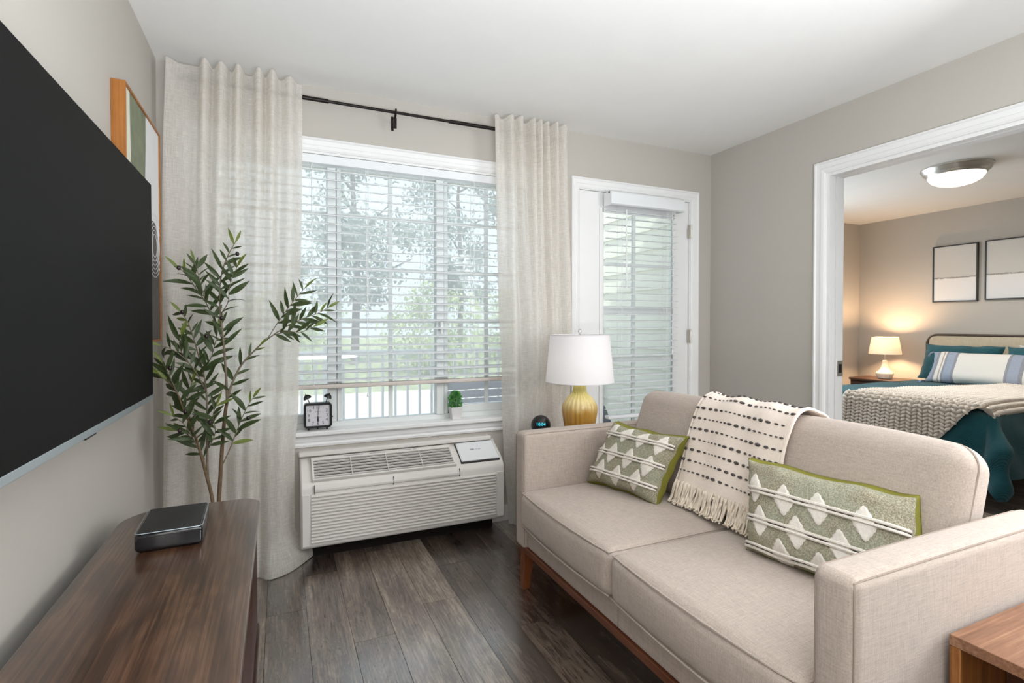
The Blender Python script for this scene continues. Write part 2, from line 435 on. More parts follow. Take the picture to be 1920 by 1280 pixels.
def struct(name, loc=(0, 0, 0)):
    o = bpy.data.objects.new(name, None); COL.objects.link(o); o.location = loc; o.empty_display_size = .05; o['kind'] = 'structure'; return o
def B(*a): return MB().box(*a)
def inst(o, name, loc, parent=None, rot=None):
    c = o.copy(); c.name = name; c.location = loc; COL.objects.link(c)
    if parent is not None: c.parent = parent
    if rot is not None: c.rotation_euler = rot
    return c
def spline(pts, n=6):
    pts = [Vector(p) for p in pts]; out = []
    P = [2 * pts[0] - pts[1]] + pts + [2 * pts[-1] - pts[-2]]
    for i in range(1, len(P) - 2):
        for k in range(n):
            t = k / n; a, b, c, d = P[i - 1], P[i], P[i + 1], P[i + 2]
            out.append(.5 * ((2 * b) + (c - a) * t + (2 * a - 5 * b + 4 * c - d) * t * t + (3 * b - a - 3 * c + d) * t ** 3))
    out.append(pts[-1]); return out
def smooth01(x): x = max(0, min(1, x)); return x * x * (3 - 2 * x)
def lerp(a, b, t): return a + (b - a) * t

# ------------------------------------------------------------------ room shell
BX, BY, BY0, Y0 = 6.48, 4.10, -.3, -3.0          # bedroom far wall, bedroom window wall, bedroom rear wall, living rear wall
WX0, WX1, WZ0, WZ1 = -.34, 1.41, .60, 2.06      # window opening
DX0, DX1, DZ = 1.742, 2.655, 2.04               # balcony door opening
OY0, OY1, OZ = 1.075, 1.985, 2.03               # bedroom doorway opening
T = .12
build('wall_left', B(XL - T, XL, Y0, D + T, 0, CEIL), 'wall', kind='structure')
bw = MB()
bw.box(XL, WX0, D, D + T, 0, CEIL); bw.box(WX0, WX1, D, D + T, 0, WZ0); bw.box(WX0, WX1, D, D + T, WZ1, CEIL)
bw.box(WX1, DX0, D, D + T, 0, CEIL); bw.box(DX0, DX1, D, D + T, DZ, CEIL); bw.box(DX1, XR + T, D, D + T, 0, CEIL)
build('wall_back', bw, 'wall', kind='structure')
rw = MB(); rw.box(XR, XR + T, OY1, D, 0, CEIL); rw.box(XR, XR + T, OY0, OY1, OZ, CEIL); rw.box(XR, XR + T, Y0, OY0, 0, CEIL)
build('wall_right', rw, 'wall', kind='structure')
build('wall_rear', B(XL - T, XR + T, Y0 - T, Y0, 0, CEIL), 'wall', kind='structure')
build('wall_bedroom_far', B(BX, BX + T, BY0, BY + T, 0, CEIL), 'wall', kind='structure')
build('wall_bedroom_left', B(XR, BX + T, BY, BY + T, 0, CEIL), 'wall', kind='structure')
build('wall_bedroom_side', B(XR, XR + T, D + T, BY, 0, CEIL), 'wall', kind='structure')
build('wall_bedroom_rear', B(XR + T, BX + T, BY0 - T, BY0, 0, CEIL), 'wall', kind='structure')
build('ceiling', MB().box(XL - T, XR + T, Y0 - T, D + T, CEIL, CEIL + .12).box(XR + T, BX + T, BY0 - T, BY + T, CEIL, CEIL + .12).box(XR, XR + T, D + T, BY + T, CEIL, CEIL + .12), 'ceiling', kind='structure')
floor = build('floor', MB().box(XL - T, XR, Y0, D + T, -.12, -.0035).box(XR, BX + T, BY0, BY + T, -.12, -.0035), 'subfloor', kind='structure')
build('floor_rear', MB().box(XL, XR, Y0, .38, -.003, 0), 'plank', kind='structure')
# floor planks, one object each, mesh data shared by length
random.seed(4)
PW, PL = .150, 1.22; plank_mesh = {}
def plank(x0, y0, y1):
    k = round(y1 - y0, 3)
    if k not in plank_mesh:
        me = mesh_from('plank', B(.0008, PW - .0008, .0008, k - .0008, -.0034, 0), Vector(), False); me.materials.append(M['plank']); plank_mesh[k] = me
    o = bpy.data.objects.new('plank', plank_mesh[k]); o.location = (x0, y0, 0); COL.objects.link(o); o.parent = floor
offs = [0, .61, .3, .92, .45, .15, .77]
xs = [.095 + PW * k for k in range(-5, 19)]
for i, x0 in enumerate(xs):
    if x0 < XL - .1 or x0 > XR + .05: continue
    y = D; first = True
    y = D - (offs[i % 7] + .12 if True else 0)
    plank(x0, y, D)
    while y > .40:
        y2 = max(y - PL, .38); plank(x0, y2, y); y = y2
for i in range(24):
    x0 = 2.965 + PW * i
    if x0 + PW > BX: break
    o = offs[(i * 3) % 7]
    plank(x0, -.29, .25 + o); plank(x0, .25 + o, 1.47 + o); plank(x0, 1.47 + o, 2.69 + o)
    if 2.69 + o < BY: plank(x0, 2.69 + o, BY)
# baseboards
def baseboard(name, x0, x1, y0, y1):
    build(name, B(x0, x1, y0, y1, 0, .095), 'trim', kind='structure', bevel=.004)
baseboard('baseboard_back', WX1 - .3, DX0 - .09, D - .014, D); baseboard('baseboard_back_right', DX1 + .09, XR, D - .014, D)
baseboard('baseboard_left', XL, XL + .014, Y0, D - .014); baseboard('baseboard_right', XR - .014, XR, OY1 + .07, D - .014)
baseboard('baseboard_bedroom_far', BX - .014, BX, BY0, BY - .014)

# ------------------------------------------------------------------ casings helper
def casing_poly(w=.066):
    return [(0, 0), (0, .020), (w * .14, .022), (w * .22, .016), (w * .55, .013), (w * .62, .017), (w * .85, .014), (w, .008), (w, 0)]
def casing_run(mb, axis, wallc, sgn, inner, outer, a0, a1, miter0=0, miter1=0):
    """profiled trim. axis: direction of run ('Z' jambs or 'H' heads). inner/outer: coordinates across; wallc: wall plane; sgn: side the trim sticks out to"""
    w = abs(outer - inner); dirn = 1 if outer > inner else -1
    P = [(outer - dirn * p, q) for p, q in casing_poly(w)]
    vs = []; n = len(P)
    for e in (0, 1):
        for (c, q) in P:
            d = abs(c - inner); a = (a0 + miter0 * d) if e == 0 else (a1 + miter1 * d)
            vs.append((axis, c, wallc + sgn * q, a))
    out = []
    for (ax, c, q, a) in vs:
        out.append({'Zb': (c, q, a), 'Hb': (a, q, c), 'Zr': (q, c, a), 'Hr': (q, a, c)}[ax])
    fs = [tuple(reversed(range(n))), tuple(range(n, 2 * n))] + [(i, (i + 1) % n, n + (i + 1) % n, n + i) for i in range(n)]
    mb.add(out, fs)

# ------------------------------------------------------------------ window_1
win = struct('window_1', (.535, D + .1, .6))
FY0, FY1 = D + .055, D + .115
fr = MB()
fr.box(WX0, WX1, D - .001, D + T, WZ1 - .012, WZ1); fr.box(WX0, WX0 + .012, D - .001, D + T, WZ0, WZ1); fr.box(WX1 - .012, WX1, D - .001, D + T, WZ0, WZ1)
build('window_return', fr, 'trim', win)
for n, b in (('window_frame', (WX0, WX0 + .06, FY0, FY1, WZ0, WZ1)), ('window_frame', (WX1 - .06, WX1, FY0, FY1, WZ0, WZ1)),
             ('window_frame', (WX0 + .06, WX1 - .06, FY0, FY1, WZ1 - .06, WZ1)), ('window_frame', (WX0 + .06, WX1 - .06, FY0, FY1, WZ0, .655))):
    build(n, B(*b), 'vinyl', win, bevel=.003)
for (x0, x1) in ((.232, .304), (.822, .895)):
    build('mullion', MB().box(x0, x1 - .028, FY0 - .01, FY1, .655, WZ1 - .06).box(x1 - .024, x1, FY0 + .005, FY1, .655, WZ1 - .06), 'vinyl', win, bevel=.003)
build('sash_rail', B(.9, WX1 - .06, FY0 + .01, FY1 - .005, .655, .70), 'vinyl', win, bevel=.002)
build('sash_rail', B(WX0 + .06, .232, FY0 + .01, FY1 - .005, .655, .70), 'vinyl', win, bevel=.002)
MZ = (.92, 1.19, 1.475, 1.76)
for (x0, x1, xc) in ((WX0 + .06, .232, -.02), (.304, .822, .567), (.895, WX1 - .06, 1.14)):
    build('pane', B(x0, x1, D + .085, D + .089, .655, WZ1 - .06), 'glass', win)
    build('muntin', B(xc - .011, xc + .011, D + .074, D + .084, .655, WZ1 - .06), 'vinyl', win)
    for z in MZ: build('muntin', B(x0, x1, D + .075, D + .0835, z - .010, z + .010), 'vinyl', win)
build('sash_latch', MB().box(.84, .858, FY0 - .03, FY0 - .012, 1.12, 1.19), 'vinyl', win, bevel=.003)
# trim: head casing, sill, apron
hc = MB(); casing_run(hc, 'Hb', D, -1, WZ1, WZ1 + .064, WX0, WX1, -1, 1)
casing_run(hc, 'Zb', D, -1, WX0, WX0 - .064, WZ0, WZ1, 0, 1); casing_run(hc, 'Zb', D, -1, WX1, WX1 + .064, WZ0, WZ1, 0, 1)
build('window_casing', hc, 'trim', win)
build('window_sill', MB().box(WX0 - .1, WX1 + .1, D - .052, D, .606, .629).box(WX0 + .001, WX1 - .001, D, FY0 + .002, .606, .629), 'trim', win, bevel=.005)
ap = MB(); ap.prism([(D, .545), (D - .012, .545), (D - .016, .556), (D - .012, .566), (D - .017, .575), (D - .017, .595), (D - .024, .606), (D, .606)], 'X', WX0 - .08, WX1 + .08)
build('window_apron', ap, 'trim', win)

# ------------------------------------------------------------------ blinds
def blind(name, label, x0, x1, yc, ztop, zbot, pitch, depth, tilt, head, rail_mat, ladders, loc, valance=0):
    t = thing(name, label, 'blind', loc)
    build('headrail', B(x0, x1, yc - .022, yc + .026, ztop - head, ztop), 'blind', t, bevel=.003)
    if valance:
        v = MB(); v.prism([(yc - .055, ztop - .088), (yc - .068, ztop - .08), (yc - .068, ztop - .012), (yc - .058, ztop), (yc - .03, ztop), (yc - .03, ztop - .012), (yc - .05, ztop - .02), (yc - .05, ztop - .088)], 'X', x0 - .012, x1 + .012)
        v.box(x0 - .012, x0 - .006, yc - .05, yc + .02, ztop - .088, ztop); v.box(x1 + .006, x1 + .012, yc - .05, yc + .02, ztop - .088, ztop)
        build('valance', v, 'blind', t, bevel=.002)
    sl = MB(); hd = depth / 2; cs, sn = math.cos(tilt), math.sin(tilt); prof = []
    for k in range(5):
        a = -1 + k * .5; prof.append((a * hd, .0035 * (1 - a * a)))
    top = [(cs * p - sn * (q + .0013), sn * p + cs * (q + .0013)) for p, q in prof]; bot = [(cs * p - sn * (q - .0013), sn * p + cs * (q - .0013)) for p, q in prof]
    sl.prism(top + bot[::-1], 'X', x0, x1)
    z = ztop - head - .03; first = None; n = 0
    while z > zbot + .035:
        if first is None:
            sl.v = [(v[0], v[1] + yc, v[2] + z) for v in sl.v]
            first = build('slat', sl, 'blind', t, smooth=True); z0 = z
        else: inst(first, 'slat', (0, 0, z - z0), t)
        z -= pitch
    build('bottom_rail', MB().soft(((x0 + x1) / 2, yc, zbot + .011), ((x1 - x0) / 2, depth / 2 + .001, .011), .006, 2, div=1), rail_mat, t, smooth=True)
    for x in ladders:
        for dy in (-hd + .001, hd - .001):
            build('ladder_cord', MB().tube([(x, yc + dy, zbot + .02), (x, yc + dy, ztop - head)], .0011, 5), 'blind', t)
        build('lift_cord', MB().tube([(x + .006, yc - hd - .003, zbot + .02), (x + .006, yc - hd - .003, ztop - head)], .0009, 5), 'blind', t)
    return t
wb = blind('window_blind', 'wide white horizontal slat blind lowered over the large window', WX0 + .02, WX1 - .02, D + .022, WZ1 - .014, .838, .0455, .048, math.radians(9), .045, 'blind_rail',
           (-.15, .155, .43, .73, 1.03, 1.27), (.535, D + .02, .84))
build('tilt_cord', MB().tube([(.42, D - .012, 2.0), (.425, D - .014, 1.5), (.43, D - .014, .80)], .0012, 5), 'blind', wb)
build('cord_tassel', MB().lathe([(.002, 0), (.006, .004), (.005, .018), (.002, .024)], 10, (.43, D - .014, .785)), 'blind', wb, smooth=True)

# ------------------------------------------------------------------ door_1 (balcony door)
door = struct('door_1', (2.2, D, 0))
GX0, GX1, GZ0, GZ1 = 1.922, 2.520, .28, 1.915
SY = D + .012
sl = MB(); x0, x1 = DX0 + .006, DX1 - .006
sl.box(x0, GX0, SY, SY + .044, .012, DZ - .006); sl.box(GX1, x1, SY, SY + .044, .012, DZ - .006); sl.box(GX0, GX1, SY, SY + .044, .012, GZ0); sl.box(GX0, GX1, SY, SY + .044, GZ1, DZ - .006)
build('door_slab', sl, 'trim', door, bevel=.002)
gb = MB()
for b in ((GX0 - .02, GX0 + .012, GZ0 - .02, GZ1 + .02), (GX1 - .012, GX1 + .02, GZ0 - .02, GZ1 + .02), (GX0, GX1, GZ0 - .02, GZ0 + .012), (GX0, GX1, GZ1 - .012, GZ1 + .02)):
    gb.box(b[0], b[1], SY - .008, SY, b[2], b[3])
build('glazing_bead', gb, 'trim', door, bevel=.003)
build('pane', B(GX0, GX1, SY + .02, SY + .025, GZ0, GZ1), 'glass_door', door)
build('muntin', B(2.184 - .012, 2.184 + .012, SY + .006, SY + .019, GZ0, GZ1), 'vinyl', door)
for z, w in ((1.571, .011), (1.265, .030), (.943, .012)):
    build('muntin', B(GX0, GX1, SY + .007, SY + .0185, z - w, z + w), 'vinyl', door)
dj = MB(); dj.box(DX0 - .015, DX0 + .004, D, D + T, 0, DZ + .015); dj.box(DX1 - .004, DX1 + .015, D, D + T, 0, DZ + .015); dj.box(DX0 + .004, DX1 - .004, D, D + T, DZ - .004, DZ + .015)
build('door_jamb', dj, 'trim', door)
cs = MB(); casing_run(cs, 'Zb', D, -1, DX0, DX0 - .06, 0, DZ, 0, 1); casing_run(cs, 'Zb', D, -1, DX1, DX1 + .066, 0, DZ, 0, 1); casing_run(cs, 'Hb', D, -1, DZ, DZ + .066, DX0, DX1, -1, 1)
build('door_casing', cs, 'trim', door)
for z in (1.827, 1.09, .3):
    build('hinge', MB().tube([(DX1 + .004, D - .008, z - .05), (DX1 + .004, D - .008, z + .05)], .007, 10).box(DX1 - .02, DX1 + .004, D - .003, D, z - .048, z + .048), 'steel', door, smooth=True)
build('threshold', B(DX0, DX1, D, D + .14, 0, .012), 'steel', door)
db = blind('door_blind', 'narrow white horizontal slat blind with valance hung on the balcony door', 1.932, 2.505, D - .034, 2.022, .56, .0445, .048, math.radians(6), .04, 'blind', (2.03, 2.40), (2.2, D - .03, .56), valance=1)
build('tilt_wand', MB().tube([(2.055, D - .075, 1.915), (2.055, D - .078, 1.41)], .005, 8), 'blind', db, smooth=True)
build('lift_cord_loop', MB().tube([(2.43, D - .078, 1.93), (2.432, D - .08, 1.62), (2.43, D - .08, 1.0)], .0014, 5), 'blind', db)
build('cord_tassel', MB().lathe([(.002, 0), (.006, .004), (.005, .02), (.002, .026)], 10, (2.43, D - .08, .975)), 'blind', db, smooth=True)

# ------------------------------------------------------------------ door_2 (bedroom doorway)
dw = struct('door_2', (XR, 1.53, 0))
j = MB()
j.box(XR, XR + .048, OY1 - .018, OY1 + .001, 0, OZ); j.box(XR + .058, XR + T, OY1 - .018, OY1 + .001, 0, OZ); j.box(XR + .048, XR + .058, OY1 - .008, OY1 + .001, 0, OZ)
a_, b_ = OY0 + .018, OY1 - .018; j.box(XR, XR + .048, a_, b_, OZ - .018, OZ + .001); j.box(XR + .058, XR + T, a_, b_, OZ - .018, OZ + .001); j.box(XR + .048, XR + .058, a_, b_, OZ - .008, OZ + .001)
j.box(XR, XR + T, OY0 - .001, OY0 + .018, 0, OZ)
build('door_jamb', j, 'trim', dw)
for (wc, sg) in ((XR, -1), (XR + T, 1)):
    cs = MB(); casing_run(cs, 'Zr', wc, sg, OY1, OY1 + .066, 0, OZ, 0, 1); casing_run(cs, 'Zr', wc, sg, OY0, OY0 - .066, 0, OZ, 0, 1); casing_run(cs, 'Hr', wc, sg, OZ, OZ + .066, OY0, OY1, -1, 1)
    build('door_casing', cs, 'trim', dw)
st = MB().box(XR + .07, XR + .118, OY1 - .021, OY1 - .018, .875, .965)
sp = build('strike_plate', st, 'steel', dw, label='small brushed metal latch plate')
build('latch_hole', B(XR + .082, XR + .108, OY1 - .0215, OY1 - .0208, .895, .945), 'dark', sp)

# ------------------------------------------------------------------ curtain rod and curtains
RY, RZ = D - .09, 2.288
rod = thing('curtain_rod', 'slim black metal curtain rod above the large window', 'curtain rod', (.55, RY, RZ))
build('rod', MB().tube([(-.40, RY, RZ), (1.54, RY, RZ)], .0075, 12), 'black_metal', rod, smooth=True)
for (a, b) in ((-.41, .23), (.86, 1.55)): build('rod_sleeve', MB().tube([(a, RY, RZ), (b, RY, RZ)], .0105, 12), 'black_metal', rod, smooth=True)
for x in (.565, 1.50, -.36):
    br = build('bracket', MB().box(x - .007, x + .007, D - .004, D, RZ - .065, RZ + .01).tube([(x, D - .003, RZ - .03), (x, RY + .02, RZ - .028), (x, RY, RZ - .012)], .006, 8).box(x - .004, x + .004, RY - .014, RY + .014, RZ - .014, RZ + .016), 'black_metal', rod, bevel=.001)
    build('bracket_plate', B(x - .008, x + .008, RY + .01, RY + .02, RZ - .078, RZ - .022) if x == .565 else B(x - .012, x + .012, D - .008, D, RZ - .06, RZ + .01), 'black_metal', br, bevel=.001)
for x in (-.415, 1.555): build('finial', MB().ell((x, RY, RZ), (.0125, .0125, .0125), 12, 8), 'black_metal', rod, smooth=True)

def curtain(name, label, xa0, xa1, xb0, xb1, pleats, amp_t, amp_b, zt, toe, edge, seed, yoff=0):
    rnd = random.Random(seed); NP = len(pleats)
    def fn(u, v):
        z = zt * (1 - v) + .004 * v
        ex = edge(v)
        x = lerp(lerp(xa0, xb0, v) + ex[0], lerp(xa1, xb1, v) + ex[1], u)
        y = 0
        for (c, w, s) in pleats:
            wv = w * (1 + .9 * smooth01(v * 1.3)); d = (u - c - .012 * math.sin(v * 5 + c * 20) * v) / wv
            y -= s * lerp(amp_t, amp_b, smooth01(v * 1.6)) * math.exp(-d * d)
            x += s * .010 * d * math.exp(-d * d) * (1 - v * .4)
        y += .030 * math.sin(u * (23 if xa0 < 0 else 21) + seed + .6 * v) * smooth01(v * 2.2 - .1) + .010 * math.sin(u * 19 + seed) * (.25 + v) + .004 * math.sin(v * 31 + u * 14) * v + .006 * noise.noise((u * 6, v * 9, seed))
        x += toe(u, v)[0]; yy = RY - .030 + yoff + y + toe(u, v)[1]
        z += .012 * math.exp(-((u - .5) * 2.2) ** 2) * 0
        if v < .03:
            for (c, w, s) in pleats:
                d = (u - c) / w; z += .018 * math.exp(-d * d) * (1 - v / .03) * abs(s)
        return (x, yy, max(z, .003 + .002 * math.sin(u * 40)))
    wid = 2.0 * abs(xa1 - xa0)
    mb = MB().grid(fn, 150, 110, uv=lambda u, v: (u * wid, v * zt))
    return build(name, mb, 'curtain', smooth=True, angle=180, fix=False, origin=(0, RY, 0), label=label)
pl = [(.0, .05, .5), (.27, .028, 1), (.385, .034, .9), (.51, .026, 1), (.66, .028, 1), (.765, .03, 1), (.9, .04, .7)]
def toeL(u, v):
    k = smooth01((v - .925) / .07); a = smooth01((u - .72) / .28)
    return (.105 * k * a * a, .060 * k * a ** 3 - .075 * k * math.exp(-((u - .74) / .2) ** 2))
c1 = curtain('curtain', 'wide sheer cream linen curtain panel hanging left of the window', -.448, .107, -.487, .075, pl, .066, .046, 2.335, toeL,
             lambda v: (-.008 * math.sin(v * 6), .004 * math.sin(v * 7) - .016 * smooth01((v - .66) / .12)), 3)
tag(c1, c1['label'], 'curtain', 'sheer linen curtain panels')
pr = [(.02, .05, .6), (.2, .05, .9), (.33, .045, 1), (.5, .04, 1), (.60, .032, 1), (.70, .034, .9), (.82, .036, 1), (.95, .05, .9)]
c2 = curtain('curtain', 'narrow sheer cream linen curtain panel gathered right of the window', 1.108, 1.572, 1.225, 1.60, pr, .058, .052, 2.335, lambda u, v: (0, .05 * smooth01((v - .52) / .3)),
             lambda v: (.018 * math.sin(v * PI) * -1, 0), 8)
tag(c2, c2['label'], 'curtain', 'sheer linen curtain panels')

# ------------------------------------------------------------------ wall air conditioner
ac = thing('air_conditioner', 'white louvred air conditioner unit under the window', 'air conditioner', (.62, 2.78, .08))
AX0, AX1 = .088, 1.152
prof = [(D, .082), (2.70, .082), (2.684, .096), (2.684, .372), (2.690, .392), (2.712, .414), (2.748, .440), (2.79, .463), (2.83, .482), (2.846, .498), (D, .503)]
build('cabinet', MB().prism(prof, 'X', AX0, AX1), 'ac', ac, bevel=.008)
build('wall_sleeve', B(AX0 - .004, AX1 - .03, D - .05, D, .503, .527), 'ac', ac, bevel=.006)
build('shadow_gap_base', B(AX0 + .03, AX1 - .03, 2.80, D, 0, .082), 'subfloor', ac)  # base coloured near black to paint the shadow gap under the cabinet
# lower louvres
lv = MB().prism([(2.684, .3475), (2.6725, .3400), (2.6755, .3345), (2.684, .3345)], 'X', .135, 1.098)
f0 = None
for k in range(15):
    if f0 is None: f0 = build('louver', lv, 'ac', ac)
    else: inst(f0, 'louver', (0, 0, -.0158 * k), ac)
build('grille_side_panel', MB().box(1.104, 1.146, 2.678, 2.686, .10, .352).box(.094, .128, 2.678, 2.686, .10, .352), 'ac', ac, bevel=.003)
build('front_ledge', MB().prism([(2.684, .357), (2.676, .36), (2.674, .372), (2.684, .392)], 'X', .15, .885), 'ac', ac, bevel=.002)
for x in (.15, .53, .885): build('panel_seam', B(x - .001, x + .001, 2.6735, 2.685, .352, .394), 'ac_dark', ac)
# top vent on the sloping face
A_, B_ = Vector((0, 2.700, .404)), Vector((0, 2.838, .487))
SL = (B_ - A_).normalized(); SN = Vector((0, -SL.z, SL.y))
def slope(x, s, h): p = A_ + SL * s + SN * h; return (x, p.y, p.z)
def slope_box(mb, x0, x1, s0, s1, h0, h1):
    c = [slope(x, s, h) for h in (h0, h1) for s in (s0, s1) for x in (x0, x1)]
    return mb.add(c, [(0, 2, 3, 1), (4, 5, 7, 6), (0, 1, 5, 4), (2, 6, 7, 3), (0, 4, 6, 2), (1, 3, 7, 5)])
SLn = (B_ - A_).length
build('vent_shade_panel', slope_box(MB(), .150, .862, .006, SLn - .030, .002, .0095), 'ac_dark', ac, bevel=.003)  # raised dark panel stands for the shade inside the vent opening
for k in range(6):
    s = .014 + k * .0195; m = MB()
    c = [slope(x, s + ds, h) for (ds, h) in ((0, .0095), (.0012, .0185), (.0062, .0175), (.0045, .0095)) for x in (.152, .860)]
    m.add(c, [(0, 1, 3, 2), (2, 3, 5, 4), (4, 5, 7, 6), (0, 2, 4, 6), (1, 7, 5, 3), (0, 6, 7, 1)])
    build('vent_louver', m, 'ac', ac)
for x in (.33, .51, .69): build('vent_divider', slope_box(MB(), x - .0016, x + .0016, .008, SLn - .032, .009, .0198), 'ac', ac)
rim = MB()
for b in ((.140, .152, 0, SLn - .02), (.860, .874, 0, SLn - .02), (.140, .874, -.002, .008), (.140, .874, SLn - .032, SLn - .008)): slope_box(rim, *b, .0, .0185)
build('vent_rim', rim, 'ac', ac, bevel=.003)
lid = build('control_lid', slope_box(MB(), .905, 1.128, .012, SLn - .006, .008, .020), 'ac_lid', ac, bevel=.006)
build('lid_gap', slope_box(MB(), .903, 1.130, .008, SLn - .004, .0, .009), 'ac_dark', lid)
for k in range(7): 
    x = .978 + k * .009; build('lid_print', slope_box(MB(), x, x + (.0065 if k < 2 else .004), .088, .088 + (.010 if k < 2 else .007), .0199, .0203), 'ac_text', lid)
for k, (x, w) in enumerate(((.30, .10), (.43, .08), (.60, .05), (.66, .02))): build('vent_print', slope_box(MB(), x, x + w, SLn - .022, SLn - .018, .0184, .0187), 'ac_text', ac)

# ------------------------------------------------------------------ television
tv = thing('television', 'huge wall mounted flat television with dark blank screen and silver lower edge', 'television', (-.45, 1.6, 1.29))
TX = -.433; TY0, TY1, TZ0, TZ1 = .87, 2.325, .893, 1.692
build('screen', B(TX - .002, TX, TY0 + .002, TY1 - .002, TZ0 + .018, TZ1 - .002), 'tv', tv)
build('housing', MB().box(TX - .03, TX - .002, TY0, TY1, TZ0 + .012, TZ1).box(TX - .055, TX - .03, TY0 + .2, TY1 - .2, TZ0 + .1, TZ1 - .25), 'dark', tv, bevel=.003)
build('bottom_bezel', B(TX - .026, TX + .001, TY0, TY1, TZ0, TZ0 + .0185), 'tv_metal', tv, bevel=.001, label='silver strip along the bottom edge')
build('sensor', B(TX - .02, TX - .004, 1.60, 1.68, TZ0 - .008, TZ0), 'dark', tv, bevel=.002)
build('wall_mount', B(XL, TX - .054, 1.3, 1.9, 1.1, 1.5), 'dark', tv)

# ------------------------------------------------------------------ framed abstract on left wall
art = thing('framed_artwork', 'honey oak framed abstract print half hidden behind the television', 'picture', (-.49, 2.42, 1.5))
AY0, AY1, AZ0, AZ1, AXF = 2.146, 2.703, 1.10, 1.995, -.470
fm = MB(); w = .009
fm.box(XL, AXF, AY0, AY0 + w, AZ0, AZ1); fm.box(XL, AXF, AY1 - w, AY1, AZ0, AZ1); fm.box(XL, AXF, AY0 + w, AY1 - w, AZ0, AZ0 + w); fm.box(XL, AXF, AY0 + w, AY1 - w, AZ1 - w, AZ1)
build('frame', fm, 'frame_wood', art, bevel=.001)
cx = AXF - .006
cv = build('canvas', B(XL + .01, cx, AY0 + w, AY1 - w, AZ0 + w, AZ1 - w), 'art_cream', art)
def flat(poly, dx): 
    n = len(poly); return MB().add([(cx + dx, y, z) for y, z in poly], [tuple(range(n))])
arch = [(2.225, AZ1 - w), (2.46, AZ1 - w)] + [(2.46 - .03 * smooth01(k / 8), AZ1 - w - .62 * k / 8) for k in range(1, 9)] + [(2.30, 1.25), (2.25, 1.45)]
build('green_shape', flat(arch, .0006), 'art_green', cv)
build('white_shape', flat([(2.46, AZ1 - w)] + [(2.46 - .03 * smooth01(k / 8), AZ1 - w - .5 * k / 8) for k in range(1, 9)] + [(2.46, 1.47), (AY1 - w, 1.47), (AY1 - w, AZ1 - w)], .0009), 'art_white', cv)
build('grey_shape', flat([(2.30, AZ0 + w), (AY1 - w, AZ0 + w), (AY1 - w, 1.46)] + [(2.58 + .11 * math.cos(a), 1.47 + .13 * math.sin(a)) for a in [k * PI / 10 for k in range(1, 10)]] + [(2.44, 1.3)], .0012), 'art_grey', cv)
for k in range(6):
    r = .045 + .016 * k
    build('white_ring', MB().tube([(cx + .0016, 2.60 + r * math.cos(a), 1.50 + r * 1.05 * math.sin(a)) for a in [2 * PI * i / 28 for i in range(28)]], .0016, 4, closed=True), 'art_white', cv)

# ------------------------------------------------------------------ media console
con = thing('media_console', 'long low dark walnut media console with rounded corners along the left wall', 'console', (-.26, 1.2, 0))
CX0, CX1, CY0, CY1, CZ = -.462, -.066, .36, 2.085, .55
def rrect(x0, x1, y0, y1, rs, n=8):
    out = []
    for (cx_, cy_, r, a0) in ((x1 - rs[0], y1 - rs[0], rs[0], 0), (x0 + rs[1], y1 - rs[1], rs[1], 90), (x0 + rs[2], y0 + rs[2], rs[2], 180), (x1 - rs[3], y0 + rs[3], rs[3], 270)):
        for k in range(n + 1):
            a = math.radians(a0 + 90 * k / n); out.append((cx_ + r * math.cos(a), cy_ + r * math.sin(a)))
    return out
build('console_top', MB().prism(rrect(CX0, CX1, CY0, CY1, (.07, .12, .12, .07)), 'Z', CZ - .022, CZ), 'console', con, bevel=.002)
build('console_body', MB().prism(rrect(CX0 + .012, CX1 - .035, CY0 + .02, CY1 - .02, (.05, .10, .10, .05)), 'Z', .10, CZ - .022), 'console_edge', con, bevel=.002)
build('console_base', MB().prism(rrect(CX0 + .012, CX1 - .004, CY0 + .02, CY1 - .012, (.05, .10, .10, .05)), 'Z', .085, .115), 'console_edge', con, bevel=.002)
yy = CY1 - .055
for k in range(4):
    y1 = yy - k * .41; y0 = y1 - .395
    d = build('console_door', B(CX1 - .036, CX1 - .016, y0, y1, .125, CZ - .04), 'console', con, bevel=.002)
    n = 0; rib = MB()
    y = y0 + .02
    while y < y1 - .02: rib.prism([(CX1 - .016, y - .006), (CX1 - .010, y - .003), (CX1 - .010, y + .003), (CX1 - .016, y + .006)], 'Z', .14, CZ - .055); y += .015
    build('fluting', rib, 'console_edge', d, kind='stuff')
for (x, y) in ((-.12, CY1 - .14), (-.40, CY1 - .14), (-.12, CY0 + .14), (-.40, CY0 + .14)):
    build('leg', MB().tube([(x, y, .0), (x, y, .09)], [.016, .022], 12), 'console_edge', con, smooth=True)

# ------------------------------------------------------------------ black media box on console
mbx = thing('media_box', 'square black media box on the walnut console', 'media box', (-.285, 1.797, CZ))
BXM = Matrix.Rotation(math.radians(2), 3, 'Z')
build('box_body', MB().soft((-.285, 1.797, CZ + .029), (.0805, .108, .026), .012, 3, mat=BXM), 'gloss', mbx, smooth=True)
build('top_plate', MB().soft((-.285, 1.797, CZ + .0552), (.0745, .102, .0022), .002, 1, mat=BXM, div=1), 'dark_top', mbx, smooth=True)
build('chrome_edge', MB().tube([tuple(Vector((-.285, 1.797, CZ + .0545)) + BXM @ Vector((x, y, 0))) for x, y in rrect(-.0795, .0795, -.107, .107, (.012,) * 4, 4)], .0012, 5, closed=True), 'tv_metal', mbx)
build('box_foot', MB().soft((-.285, 1.797, CZ + .002), (.070, .095, .002), .0018, 1, mat=BXM, div=1), 'dark', mbx)

